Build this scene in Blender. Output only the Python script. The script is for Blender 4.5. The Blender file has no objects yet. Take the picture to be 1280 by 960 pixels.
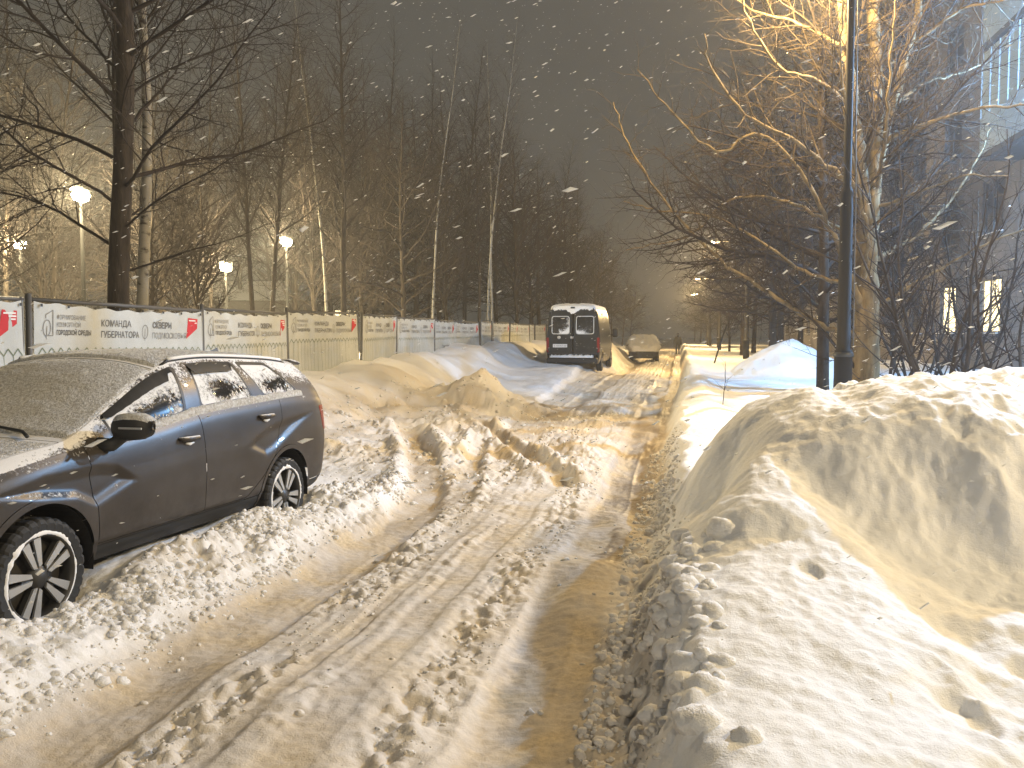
import bpy, math, random
import numpy as np
from mathutils import Vector, Matrix
R = math.radians
PI = math.pi
scene = bpy.context.scene
COL = scene.collection
random.seed(4)

# ------------------------------------------------------------------ camera
FPX = 1050.0                       # focal length in pixels of the 1280 wide photograph
YAW = math.atan(210 / FPX)         # the road runs along +Y, the camera looks a little left of it
PITCH = math.atan(62 / FPX)
CAMH = 1.68
cd = bpy.data.cameras.new('camera')
cd.sensor_width = 36.0
cd.lens = 36.0 * FPX / 1280.0
cd.clip_start = 0.05
cd.clip_end = 1500
cam = bpy.data.objects.new('camera', cd)
COL.objects.link(cam)
cam.location = (0, 0, CAMH)
cam.rotation_euler = (PI / 2 - PITCH, 0, YAW)
scene.camera = cam

# ------------------------------------------------------------------ sky, exposure
w = bpy.data.worlds.new('World')
scene.world = w
w.use_nodes = True
nt = w.node_tree
for n in list(nt.nodes):
    nt.nodes.remove(n)
out = nt.nodes.new('ShaderNodeOutputWorld')
bg = nt.nodes.new('ShaderNodeBackground')
tc = nt.nodes.new('ShaderNodeTexCoord')
nz = nt.nodes.new('ShaderNodeTexNoise')
nz.inputs['Scale'].default_value = 2.2
nz.inputs['Detail'].default_value = 4
rmp = nt.nodes.new('ShaderNodeValToRGB')
rmp.color_ramp.elements[0].color = (0.058, 0.058, 0.053, 1)
rmp.color_ramp.elements[1].color = (0.083, 0.083, 0.076, 1)
nt.links.new(tc.outputs['Generated'], nz.inputs['Vector'])
nt.links.new(nz.outputs['Fac'], rmp.inputs['Fac'])
nt.links.new(rmp.outputs['Color'], bg.inputs['Color'])
bg.inputs['Strength'].default_value = 1.0     # low cloud lit from below by the town
nt.links.new(bg.outputs['Background'], out.inputs['Surface'])
scene.view_settings.view_transform = 'Standard'
scene.view_settings.look = 'None'
scene.view_settings.exposure = 0.0
scene.view_settings.gamma = 1.0
scene.view_settings.use_curve_mapping = False
scene.render.engine = 'CYCLES'
cy = scene.cycles
cy.max_bounces = 5
cy.diffuse_bounces = 3
cy.glossy_bounces = 2
cy.transmission_bounces = 2
cy.volume_bounces = 0
cy.transparent_max_bounces = 6
cy.caustics_reflective = False
cy.caustics_refractive = False
cy.sample_clamp_indirect = 4.0
cy.use_denoising = True
cy.denoiser = 'OPENIMAGEDENOISE'

WARM = (1.0, 0.69, 0.31)
WARM_POWER = 2500
YARD_POWER = 6200
YARD = (1.0, 0.77, 0.44)
COOL = (0.30, 0.58, 1.0)
COOL_POWER = 9000
HAZE_DENSITY = 0.0024

# ------------------------------------------------------------------ noise (numpy)
def hsh(ix, iy, seed):
    h = (ix.astype(np.int64) * 374761393 + iy.astype(np.int64) * 668265263 + seed * 974634521) & 0xFFFFFFFF
    h = ((h ^ (h >> 13)) * 1274126177) & 0xFFFFFFFF
    h = ((h ^ (h >> 16)) * 2246822519) & 0xFFFFFFFF
    return ((h ^ (h >> 15)) & 0xFFFFFF) / float(0x1000000)

def gn(x, y, seed=0):
    x = np.asarray(x, float); y = np.asarray(y, float) + 0 * x; x = x + 0 * y
    ix = np.floor(x); iy = np.floor(y); fx = x - ix; fy = y - iy
    def g(dx, dy):
        a = hsh(ix + dx, iy + dy, seed) * 2 * PI
        return np.cos(a) * (fx - dx) + np.sin(a) * (fy - dy)
    u = fx * fx * fx * (fx * (fx * 6 - 15) + 10); v = fy * fy * fy * (fy * (fy * 6 - 15) + 10)
    return ((g(0, 0) * (1 - u) + g(1, 0) * u) * (1 - v) + (g(0, 1) * (1 - u) + g(1, 1) * u) * v) * 1.5

def fbm(x, y, seed=0, oct=4, gain=0.5):
    s = 0; a = 1.0
    for i in range(oct):
        s = s + a * gn(x * 2.03 ** i + i * 17.3, y * 2.03 ** i - i * 9.1, seed + i); a *= gain
    return s

def domes(x, y, s, seed, dens=0.8):
    """rounded lumps of about s metres: the crumbled snow"""
    px = x / s; py = y / s
    ix = np.floor(px); iy = np.floor(py)
    best = np.zeros_like(px)
    for dx in (-1, 0, 1):
        for dy in (-1, 0, 1):
            cx = ix + dx; cyy = iy + dy
            ox = cx + hsh(cx, cyy, seed); oy = cyy + hsh(cx, cyy, seed + 1)
            r = 0.30 + 0.42 * hsh(cx, cyy, seed + 2)
            on = hsh(cx, cyy, seed + 3) < dens
            k = 0.6 + 0.8 * hsh(cx, cyy, seed + 4)
            d2 = ((px - ox) ** 2 + ((py - oy) * k) ** 2) / r ** 2
            best = np.maximum(best, np.where(on, np.sqrt(np.maximum(0, 1 - d2)) * r, 0))
    return best * s

def sm(a, b, x):
    t = np.clip((x - a) / (b - a), 0, 1)
    return t * t * (3 - 2 * t)

def smax(a, b, k):
    h = np.clip(0.5 + 0.5 * (a - b) / k, 0, 1)
    return b * (1 - h) + a * h + k * h * (1 - h)

def segdist(x, y, pts):
    """distance to a polyline and the position along it (0..1)"""
    best = np.full(np.shape(x), 1e9); tt = np.zeros(np.shape(x)); side = np.zeros(np.shape(x))
    n = len(pts) - 1
    for i in range(n):
        ax, ay = pts[i]; bx, by = pts[i + 1]
        dx, dy = bx - ax, by - ay
        t = np.clip(((x - ax) * dx + (y - ay) * dy) / (dx * dx + dy * dy), 0, 1)
        ex = x - ax - t * dx; ey = y - ay - t * dy
        d = np.hypot(ex, ey); m = d < best
        best = np.where(m, d, best); tt = np.where(m, (i + t) / n, tt)
        side = np.where(m, np.sign(ex * dy - ey * dx), side)
    return best, tt, side

# ------------------------------------------------------------------ materials
def mat(name, color=(0.5, 0.5, 0.5), rough=0.6, metal=0.0, emit=None, estr=0.0, spec=0.5, coat=0.0):
    m = bpy.data.materials.new(name); m.use_nodes = True
    b = m.node_tree.nodes['Principled BSDF']
    b.inputs['Base Color'].default_value = (*color, 1)
    b.inputs['Roughness'].default_value = rough
    b.inputs['Metallic'].default_value = metal
    b.inputs['Specular IOR Level'].default_value = spec
    b.inputs['Coat Weight'].default_value = coat
    if emit:
        b.inputs['Emission Color'].default_value = (*emit, 1)
        b.inputs['Emission Strength'].default_value = estr
    return m

class NT:
    """small helper for writing node trees"""
    def __init__(s, m):
        s.t = m.node_tree; s.b = s.t.nodes['Principled BSDF']
        s.tc = s.t.nodes.new('ShaderNodeTexCoord')
    def n(s, typ, **kw):
        nd = s.t.nodes.new(typ)
        for k, v in kw.items():
            if k in nd.inputs: s.put(nd.inputs[k], v)
            else: setattr(nd, k, v)
        return nd
    def put(s, inp, v):
        if hasattr(v, 'is_output'): s.t.links.new(v, inp)
        elif isinstance(v, tuple) and inp.type == 'RGBA' and len(v) == 3: inp.default_value = (*v, 1)
        else: inp.default_value = v
    def noise(s, scale, detail=3, rough=0.55, vec=None, obj=True):
        nd = s.n('ShaderNodeTexNoise', Scale=scale, Detail=detail, Roughness=rough)
        s.t.links.new(vec if vec is not None else s.tc.outputs['Object' if obj else 'Generated'], nd.inputs['Vector'])
        return nd.outputs['Fac']
    def ramp(s, fac, *stops):
        nd = s.t.nodes.new('ShaderNodeValToRGB'); cr = nd.color_ramp
        while len(cr.elements) > len(stops): cr.elements.remove(cr.elements[-1])
        while len(cr.elements) < len(stops): cr.elements.new(1)
        for e, (p, c) in zip(cr.elements, stops):
            e.position = p; e.color = (c, c, c, 1) if isinstance(c, (int, float)) else (*c, 1)
        s.t.links.new(fac, nd.inputs['Fac'])
        return nd.outputs['Color']
    def math(s, op, a, b=0.0, clamp=False):
        nd = s.t.nodes.new('ShaderNodeMath'); nd.operation = op; nd.use_clamp = clamp
        s.put(nd.inputs[0], a); s.put(nd.inputs[1], b)
        return nd.outputs[0]
    def mix(s, fac, a, b):
        nd = s.t.nodes.new('ShaderNodeMix'); nd.data_type = 'RGBA'
        s.put(nd.inputs['Factor'], fac); s.put(nd.inputs['A'], a) if False else None
        s.put(nd.inputs[0], fac)
        s.put(nd.inputs[6], a); s.put(nd.inputs[7], b)
        return nd.outputs[2]
    def mixf(s, fac, a, b):
        nd = s.t.nodes.new('ShaderNodeMix'); nd.data_type = 'FLOAT'
        s.put(nd.inputs[0], fac); s.put(nd.inputs[2], a); s.put(nd.inputs[3], b)
        return nd.outputs[0]
    def attr(s, name):
        nd = s.t.nodes.new('ShaderNodeAttribute'); nd.attribute_name = name
        return nd.outputs['Fac']
    def bump(s, h, strength, dist):
        nd = s.n('ShaderNodeBump', Strength=strength, Distance=dist)
        s.t.links.new(h, nd.inputs['Height'])
        s.t.links.new(nd.outputs['Normal'], s.b.inputs['Normal'])
        return nd

def snow_material(name, grain=1.0):
    m = mat(name, (0.82, 0.83, 0.85), 0.62, spec=0.25)
    k = NT(m)
    d = k.attr('dirt'); ice_shade = k.attr('ice_shade')
    n1 = k.noise(3.0, 5); n2 = k.noise(38, 3, 0.6); n3 = k.noise(150, 2, 0.6)
    mott = k.ramp(n1, (0.32, 0.0), (0.68, 1.0))
    grit = k.ramp(n2, (0.42, 0.0), (0.62, 1.0))
    dcol = k.mix(mott, (0.37, 0.275, 0.155), (0.63, 0.515, 0.335))
    dcol = k.mix(k.math('MULTIPLY', grit, 0.35), dcol, (0.27, 0.20, 0.125))
    c = k.mix(k.math('MULTIPLY', d, k.math('ADD', 0.55, k.math('MULTIPLY', mott, 0.45)), True), (0.84, 0.85, 0.87), dcol)
    c = k.mix(ice_shade, c, (0.20, 0.155, 0.11))  # icy patches and the painted bank shadow share this brown
    k.put(k.b.inputs['Base Color'], c)
    k.put(k.b.inputs['Roughness'], k.mixf(ice_shade, 0.62, 0.28))
    hgt = k.math('ADD', k.math('MULTIPLY', n2, 1.0), k.math('MULTIPLY', n3, 0.55))
    k.bump(hgt, 0.42 * grain, 0.012)
    return m

def bark_material(name, a, b, scale=14):
    m = mat(name, a, 0.9, spec=0.2)
    k = NT(m)
    mp = k.n('ShaderNodeMapping'); mp.inputs['Scale'].default_value = (1, 1, 0.22)
    k.t.links.new(k.tc.outputs['Object'], mp.inputs['Vector'])
    n = k.noise(scale, 5, 0.65, mp.outputs['Vector'])
    k.put(k.b.inputs['Base Color'], k.mix(k.ramp(n, (0.35, 0.0), (0.65, 1.0)), a, b))
    k.bump(n, 0.8, 0.03)
    return m

def birch_material(name):
    m = mat(name, (0.6, 0.58, 0.52), 0.8, spec=0.2)
    k = NT(m)
    mp = k.n('ShaderNodeMapping'); mp.inputs['Scale'].default_value = (1.6, 1.6, 3.2)
    k.t.links.new(k.tc.outputs['Object'], mp.inputs['Vector'])
    n = k.noise(2.6, 4, 0.6, mp.outputs['Vector'])
    k.put(k.b.inputs['Base Color'], k.mix(k.ramp(n, (0.55, 0.0), (0.66, 1.0)), (0.25, 0.235, 0.20), (0.045, 0.038, 0.033)))
    return m

def paint_material(name, color, rough, metal, snow_lo, snow_hi, speck=0.64, spec=0.5):
    """vehicle paint with blown snow stuck on it, thicker where the surface faces up"""
    m = mat(name, color, rough, metal, spec=spec, coat=0.12)
    k = NT(m)
    geo = k.n('ShaderNodeNewGeometry'); sx = k.n('ShaderNodeSeparateXYZ')
    k.t.links.new(geo.outputs['Normal'], sx.inputs[0])
    n = k.noise(55, 4, 0.7); n2 = k.noise(7, 3)
    up = k.ramp(sx.outputs['Z'], (snow_lo, 0.0), (snow_hi, 1.0))
    f = k.math('ADD', k.math('MULTIPLY', up, 0.42), k.math('ADD', k.math('MULTIPLY', n, 0.62), k.math('MULTIPLY', n2, 0.36)))
    f = k.ramp(f, (speck, 0.0), (speck + 0.09, 1.0))
    salt = k.ramp(k.noise(2.2, 4), (0.35, 0.0), (0.75, 0.35))
    so = k.n('ShaderNodeSeparateXYZ'); k.t.links.new(k.tc.outputs['Object'], so.inputs[0])
    spray = k.math('MULTIPLY', k.ramp(so.outputs['Z'], (0.30, 0.75), (0.75, 0.0)), k.ramp(k.noise(5.5, 5, 0.7), (0.38, 0.0), (0.66, 1.0)))
    salt = k.math('ADD', salt, k.math('MULTIPLY', spray, 0.9), True)
    base = k.mix(salt, color, tuple(min(1, c * 1.6 + 0.05) for c in color))
    k.put(k.b.inputs['Base Color'], k.mix(f, base, (0.78, 0.78, 0.79)))
    k.put(k.b.inputs['Metallic'], k.mixf(f, metal, 0.0))
    k.put(k.b.inputs['Roughness'], k.mixf(f, rough, 0.8))
    k.bump(f, 0.5, 0.004)
    return m

def frost_glass(name):
    """dark car glass with snow frozen on it (attribute 'frost' says how much)"""
    m = mat(name, (0.012, 0.013, 0.014), 0.08, spec=0.6)
    k = NT(m)
    f = k.math('ADD', k.attr('frost'), k.math('ADD', k.math('MULTIPLY', k.math('SUBTRACT', k.noise(34, 5, 0.8), 0.5), 2.4), k.math('MULTIPLY', k.math('SUBTRACT', k.noise(7, 2), 0.5), 1.0)))
    f = k.ramp(f, (0.30, 0.0), (0.75, 1.0))
    k.put(k.b.inputs['Base Color'], k.mix(f, (0.012, 0.013, 0.014), (0.74, 0.75, 0.76)))
    k.put(k.b.inputs['Roughness'], k.mixf(f, 0.08, 0.85))
    k.bump(f, 0.5, 0.004)
    return m

MT = {}
MT['snow'] = snow_material('snow')
MT['clod'] = snow_material('snow_clod', 1.6)
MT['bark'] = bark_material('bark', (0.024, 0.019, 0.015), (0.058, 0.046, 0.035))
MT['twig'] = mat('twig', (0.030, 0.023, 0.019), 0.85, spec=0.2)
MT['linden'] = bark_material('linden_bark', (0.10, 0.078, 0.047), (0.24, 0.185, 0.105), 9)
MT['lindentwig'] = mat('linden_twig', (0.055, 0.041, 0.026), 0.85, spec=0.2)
MT['birch'] = birch_material('birch_bark')
MT['steel'] = mat('galvanised_steel', (0.10, 0.10, 0.10), 0.6, 0.3)
MT['pole'] = mat('grey_lamp_post', (0.014, 0.014, 0.015), 0.75, 0.0, spec=0.25)
MT['lamp_iron'] = mat('black_lamp_iron', (0.010, 0.010, 0.010), 0.9, spec=0.1)
MT['dark_metal'] = mat('dark_painted_metal', (0.035, 0.037, 0.038), 0.45, 0.3)
MT['plastic'] = mat('black_plastic', (0.018, 0.018, 0.018), 0.55)
MT['rubber'] = mat('tyre_rubber', (0.02, 0.02, 0.02), 0.75)
MT['alloy'] = mat('machined_alloy', (0.62, 0.62, 0.61), 0.38, 0.75)
MT['alloy_dark'] = mat('dark_alloy', (0.06, 0.058, 0.055), 0.5, 0.5)
MT['crust'] = mat('snow_crust', (0.80, 0.80, 0.80), 0.8)
MT['white_paint'] = mat('white_print', (0.75, 0.74, 0.72), 0.7)
MT['red_glass'] = mat('red_lamp_glass', (0.22, 0.012, 0.015), 0.25)
MT['clear_glass'] = mat('lamp_glass', (0.4, 0.4, 0.4), 0.15)

# ------------------------------------------------------------------ mesh helpers
def meshdata(name, v, f, smooth=True):
    me = bpy.data.meshes.new(name)
    v = np.asarray(v, np.float32)
    if isinstance(f, np.ndarray):
        k = f.shape[1]; n = len(f)
        me.vertices.add(len(v)); me.vertices.foreach_set('co', v.ravel())
        me.loops.add(n * k); me.loops.foreach_set('vertex_index', f.astype(np.int32).ravel())
        me.polygons.add(n)
        me.polygons.foreach_set('loop_start', np.arange(0, n * k, k, dtype=np.int32))
        me.update(calc_edges=True)
    else:
        me.from_pydata(v.tolist(), [], f); me.update()
    if len(me.polygons):
        me.polygons.foreach_set('use_smooth', np.full(len(me.polygons), bool(smooth)))
    me.validate()
    return me

def link(name, me, m=None, parent=None, loc=None):
    o = bpy.data.objects.new(name, me); COL.objects.link(o)
    if m is not None and me is not None:
        if not me.materials: me.materials.append(MT[m] if isinstance(m, str) else m)
    if parent is not None: o.parent = parent
    if loc is not None: o.location = loc
    return o

def obj(name, v, f, m=None, parent=None, smooth=True, loc=None):
    return link(name, meshdata(name, v, f, smooth), m, parent, loc)

def tag(o, label, cat, group=None):
    o['label'] = label; o['category'] = cat
    if group: o['group'] = group
    return o

def thing(name, label, cat, loc=(0, 0, 0), rz=0.0, group=None):
    o = bpy.data.objects.new(name, None); COL.objects.link(o)
    o.location = loc; o.rotation_euler = (0, 0, rz); o.empty_display_size = 0.2
    return tag(o, label, cat, group)

def copy_tree(o, parent=None):
    c = o.copy(); COL.objects.link(c); c.parent = parent
    for ch in [x for x in bpy.data.objects if x.parent == o]:
        copy_tree(ch, c)
    return c

def fattr(me, name, vals):
    a = me.attributes.new(name, 'FLOAT', 'POINT')
    a.data.foreach_set('value', np.asarray(vals, np.float32))

class MB:
    """collects simple solids into one mesh"""
    def __init__(s): s.v = []; s.f = []
    def add(s, v, f):
        o = len(s.v); s.v += [tuple(p) for p in v]; s.f += [tuple(i + o for i in q) for q in f]
    def box(s, c, d, rot=None, bev=0.0):
        x, y, z = (k / 2 for k in d)
        if bev <= 0:
            v = [(a * x, b * y, e * z) for e in (-1, 1) for b in (-1, 1) for a in (-1, 1)]
            f = [(0, 2, 3, 1), (4, 5, 7, 6), (0, 1, 5, 4), (2, 6, 7, 3), (0, 4, 6, 2), (1, 3, 7, 5)]
        else:
            v = []; f = []
            idx = {}
            for a in (-1, 1):
                for b in (-1, 1):
                    for e in (-1, 1):
                        for ax in range(3):
                            p = [a * (x - bev), b * (y - bev), e * (z - bev)]
                            p[ax] = (a * x, b * y, e * z)[ax]
                            idx[a, b, e, ax] = len(v); v.append(tuple(p))
            for ax in range(3):
                o1, o2 = [k for k in range(3) if k != ax]
                for s1 in (-1, 1):
                    q = []
                    for (u, w_) in ((-1, -1), (1, -1), (1, 1), (-1, 1)):
                        k = [0, 0, 0]; k[ax] = s1; k[o1] = u; k[o2] = w_
                        q.append(idx[k[0], k[1], k[2], ax])
                    flip = (s1 > 0) == (ax == 1)
                    f.append(tuple(q[::-1]) if flip else tuple(q))
            for ax in range(3):
                o1, o2 = [k for k in range(3) if k != ax]
                for u in (-1, 1):
                    for w_ in (-1, 1):
                        def I(sg, a_):
                            k = [0, 0, 0]; k[ax] = sg; k[o1] = u; k[o2] = w_
                            return idx[k[0], k[1], k[2], a_]
                        q = (I(-1, o1), I(1, o1), I(1, o2), I(-1, o2))
                        flip = (u * w_ > 0) == (ax == 1)
                        f.append(q if flip else q[::-1])
            for a in (-1, 1):
                for b in (-1, 1):
                    for e in (-1, 1):
                        q = (idx[a, b, e, 0], idx[a, b, e, 1], idx[a, b, e, 2])
                        f.append(q if a * b * e > 0 else q[::-1])
        if rot is not None: v = [tuple(rot @ Vector(p)) for p in v]
        s.add([(p[0] + c[0], p[1] + c[1], p[2] + c[2]) for p in v], f); return s
    def tube(s, pts, rad, n=8, caps=True):
        pts = [Vector(p) for p in pts]
        if not hasattr(rad, '__len__'): rad = [rad] * len(pts)
        v = []; f = []
        t0 = (pts[1] - pts[0]).normalized()
        a = Vector((0, 0, 1)) if abs(t0.z) < 0.9 else Vector((1, 0, 0))
        nrm = t0.cross(a).normalized()
        for i, p in enumerate(pts):
            t = (pts[min(i + 1, len(pts) - 1)] - pts[max(i - 1, 0)]).normalized()
            nrm = (nrm - t * nrm.dot(t)).normalized(); bn = t.cross(nrm)
            for k in range(n):
                q = 2 * PI * k / n
                v.append(p + (nrm * math.cos(q) + bn * math.sin(q)) * rad[i])
        for i in range(len(pts) - 1):
            for k in range(n):
                a_, b_ = i * n + k, i * n + (k + 1) % n
                f.append((a_, b_, b_ + n, a_ + n))
        if caps:
            f.append(tuple(range(n))[::-1]); f.append(tuple(range((len(pts) - 1) * n, len(pts) * n)))
        s.add(v, f); return s
    def lathe(s, prof, n=48, axis='y', c=(0, 0, 0), closed=False):
        v = []; f = []
        for (r, h) in prof:
            for k in range(n):
                q = 2 * PI * k / n
                if axis == 'y': v.append((c[0] + r * math.cos(q), c[1] + h, c[2] + r * math.sin(q)))
                else: v.append((c[0] + r * math.cos(q), c[1] + r * math.sin(q), c[2] + h))
        m = len(prof)
        for i in range(m if closed else m - 1):
            j = (i + 1) % m
            for k in range(n):
                a_, b_ = i * n + k, i * n + (k + 1) % n
                c_, d_ = j * n + (k + 1) % n, j * n + k
                f.append((a_, d_, c_, b_) if axis == 'y' else (a_, b_, c_, d_))
        s.add(v, f); return s
    def prism(s, poly, y0, y1):
        """polygon in x,z extruded along y"""
        n = len(poly)
        v = [(p[0], y0, p[1]) for p in poly] + [(p[0], y1, p[1]) for p in poly]
        f = [tuple(range(n)), tuple(range(n, 2 * n))[::-1]] + [((i + 1) % n, i, i + n, (i + 1) % n + n) for i in range(n)]
        s.add(v, f); return s
    def build(s, name, m, parent=None, smooth=False, loc=None):
        return obj(name, s.v, s.f, m, parent, smooth, loc)

# photo pixel -> direction; the distance is chosen from what stands there
def at(px, py, depth):
    rx, ru = (px - 640) / FPX, (480 - py) / FPX
    c, s = math.cos(PITCH), math.sin(PITCH)
    fw = c + ru * s; up = -s + ru * c
    k = depth / fw
    X, Y = rx * k, depth
    return Vector((X * math.cos(YAW) - Y * math.sin(YAW), X * math.sin(YAW) + Y * math.cos(YAW), CAMH + up * k))

# ================================================================== SNOW-COVERED GROUND
DIVERGE = [(-2.35, 5.6), (-2.36, 7.0), (-2.6, 8.4), (-3.2, 10.2), (-3.9, 11.9), (-4.5, 13.2)]
SHORT_A = [(-1.05, 8.6), (-1.45, 9.6), (-2.1, 11.2), (-2.8, 12.8), (-3.6, 14.2)]
CROSS_B = [(-2.0, 7.2), (-2.2, 8.6), (-2.6, 10.4), (-3.0, 12.6)]
PILES = [(-3.95, 16.6, 1.25, 1.5, 0.62), (3.2, 25.5, 1.7, 2.6, 0.95)]

def ground_parts(x, y, fine=True):
    """height, dirt and ice at world x, y"""
    x = np.asarray(x, float); y = np.asarray(y, float)
    far = np.clip((y - 8) / 30, 0, 1)
    wx = x + 0.07 * gn(y * 0.21, 0 * y + 3.3, 5) + 0.03 * gn(y * 0.9, 0 * y + 8.1, 6)
    rdL = -2.72 - 0.5 * sm(9, 20, y) - 0.6 * sm(20, 40, y)
    edge = -0.16 + 0.07 * gn(y * 0.55, 0 * y, 11) + 0.04 * gn(y * 2.3, 0 * y, 12) + 0.25 * sm(14, 30, y)
    road = sm(rdL - 0.14, rdL + 0.14, wx) * (1 - sm(edge - 0.12, edge + 0.05, x))
    h = 0.02 * fbm(x * 0.9, y * 0.9, 21, 3)
    # ---- the road: long streaks, two wheel ruts, raised middle
    st = 0.020 * gn(wx * 4.6, y * 0.16, 31) + 0.012 * gn(wx * 11, y * 0.3, 32) + 0.006 * gn(wx * 27, y * 0.5, 33)
    rut = np.zeros_like(x)
    fade_l = 1 - 0.75 * sm(6.8, 8.5, y) * (1 - sm(15, 19, y))
    for c, ww, d, k in ((-2.36, 0.235, 0.105, fade_l), (-0.60, 0.225, 0.10, 1.0), (-1.42, 0.11, 0.035, 1 - sm(7, 10, y)), (-1.72, 0.05, 0.025, 1 - sm(5, 8, y))):
        rut = rut + d * k * np.exp(-(np.abs(wx - c) / ww) ** 8)
    inrut = np.clip(rut / 0.085, 0, 1)
    crown = 0.05 * np.exp(-((wx + 1.45) / 0.62) ** 4)
    h = h + road * (st * (1 - 0.75 * inrut) + crown - rut)
    # tyre lugs pressed into the rut floors
    lug = 0.0075 * np.sin(2 * PI * (y + 0.55 * np.abs(wx + 0.60)) / 0.055) * inrut * road
    # a thin ridge between two passes in the right rut
    rid = 0.016 * np.exp(-((wx + 0.52 + 0.03 * gn(y * 0.4, 0 * y, 41)) / 0.012) ** 2) * inrut * (wx > -1)
    rid = rid + 0.014 * np.exp(-((wx + 2.30) / 0.012) ** 2) * inrut * (wx < -2)
    h = h + (lug * sm(0.2, 0.6, gn(wx * 3, y * 0.7, 42) + 0.5) + rid) * (1 - far)
    # crumbs thrown up beside the ruts
    cm = (np.exp(-((wx + 1.93) / 0.17) ** 4) + 0.75 * np.exp(-((wx + 1.05) / 0.17) ** 4) + 0.45 * np.exp(-((wx + 1.55) / 0.10) ** 4))
    cm = cm * road * sm(-0.35, 0.25, gn(wx * 2.2, y * 0.8, 43) + 0.25 * gn(wx * 7, y * 5, 44) + 0.12)
    # ---- left verge: crumbled berm next to the rut, trampled snow round the car
    verge = 1 - sm(rdL - 0.14, rdL + 0.1, wx)
    berm = np.exp(-((wx + 2.98) / 0.27) ** 4) * (1 - sm(7.6, 9.5, y))
    h = h + verge * (0.09 + 0.10 * berm + 0.035 * fbm(x * 1.6, y * 1.6, 51, 3)) * (0.4 + 0.6 * sm(1.0, 3.0, y))
    h = h + 0.17 * np.exp(-((x + 3.45) / 0.42) ** 4) * sm(2.2, 3.2, y) * (1 - sm(7.0, 8.0, y)) * (1 - 0.75 * np.exp(-((y - 3.92) / 0.42) ** 4)) * (1 - 0.8 * np.exp(-((y - 6.55) / 0.42) ** 4))
    cml = verge * np.clip(berm * 1.15 * (0.55 + 0.6 * sm(-0.2, 0.3, gn(x * 1.3, y * 1.3, 52))), 0, 1)
    # churned ground between the parked car and the van
    ch = sm(8.2, 10.0, y) * (1 - sm(17.0, 21.0, y)) * (1 - sm(-1.15, -0.75, wx)) * sm(-6.3, -5.4, x)
    ch2 = ch * sm(-0.4, 0.3, gn(x * 0.9, y * 0.7, 61) + 0.15)
    h = h + ch * (0.06 + 0.16 * sm(-2.0, -5.5, x) + 0.07 * fbm(x * 1.1, y * 0.8, 62, 4)) + 0.10 * ch2 * gn(x * 2.4, y * 2.0, 63)
    far_l = sm(13, 22, y) * (1 - sm(-2.4, -3.6, x)) * 0
    h = h + sm(15, 26, y) * sm(-2.6, -3.8, x) * 0.28
    # ---- ruts that swing off the road
    extra = np.zeros_like(x); wall = np.zeros_like(x)
    wob = 0.05 * gn(x * 2.5, y * 2.5, 64) + 0.02 * gn(x * 9, y * 9, 65)
    for pts, ww, d, on in ((DIVERGE, 0.20, 0.17, 1.0), (SHORT_A, 0.13, 0.15, 1.0), (CROSS_B, 0.12, 0.07, 1.0)):
        dd, tt, sd = segdist(x + wob, y, pts)
        k = sm(0.0, 0.18, tt) * (1 - sm(0.80, 1.0, tt)) * on
        extra = np.maximum(extra, d * k * np.exp(-(dd / ww) ** 4))
        wall = np.maximum(wall, k * np.exp(-((dd - ww * 1.55) / (ww * 0.6)) ** 2))
    h = h - extra + 0.07 * wall
    # ---- ridge of cleared snow along the fence
    fx = -6.42 - 0.031 * (y - 7.5)                       # the fence line
    rr = np.exp(-np.maximum(0, np.abs(x - fx - 0.15) / (1.15 + 0.35 * gn(y * 0.35, 0 * y, 71))) ** 2.4)
    ron = sm(6.0, 10.5, y) * (1 - 0.25 * sm(40, 60, y))
    h = h + ron * rr * (0.92 + 0.22 * gn(y * 0.33, 0 * y + 2, 72) + 0.07 * fbm(x * 1.0, y * 0.8, 73, 3))
    h = h + 0.55 * sm(fx + 0.2, fx - 1.0, x) * (1 - ron * rr)
    # drift slope under and beside the van, and the great heap past it
    h = h + 0.20 * np.exp(-(((x + 4.6) / 2.2) ** 2 + ((y - 31) / 4.5) ** 2))
    rg_h = (2.15 - 1.6 * sm(36, 66, y)) * sm(33.5, 37.5, y) * (1 - sm(64, 74, y))
    h = smax(h, rg_h * (1 - np.abs((x + 4.5) / (1.9 - 0.4 * sm(38, 60, y))) ** 1.3) + 0.14 * fbm(x * 0.8, y * 0.5, 75, 3), 0.2)
    # ---- piles
    for (cx, cyy, rx, ry, hh) in PILES[:1]:
        q = np.hypot((x - cx) / rx, (y - cyy) / ry) + 0.16 * fbm(x * 1.3, y * 1.3, 81, 3)
        h = h + hh * np.clip(1 - q, 0, 1) ** 1.1 * 1.15
    # ---- right hand: cut wall, snow field and the near heap
    right = sm(edge - 0.10, edge + 0.26 + 0.12 * gn(y * 1.1, 0 * y, 91), x)
    field = 0.46 + 0.10 * fbm(x * 0.35, y * 0.35, 92, 3) + 0.09 * sm(8, 20, y) + 0.10 * gn(x * 0.16, y * 0.12, 97)
    lip = 0.10 * np.exp(-((x - 0.45) / 0.3) ** 2) * sm(8, 11, y)
    base = field + lip
    qx = x + 0.10 * gn(x * 1.4, y * 1.4, 93); qy = y + 0.14 * gn(x * 1.2, y * 1.2, 94)
    lx = np.where(qx < 0.88, 0.88 + (qx - 0.88) * 1.75, qx)
    d2, t2, _ = segdist(lx, qy, [(0.88, 6.45), (1.4, 6.35), (2.2, 7.3), (3.2, 8.6), (7.2, 12.4)])
    front = 1.85 + 0.25 * t2 + 0.0 * qy
    a1 = (1.26 + 0.05 * sm(0.1, 0.4, t2)) * np.clip(1 - (d2 / front) ** 2.1, 0, 1)
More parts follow.
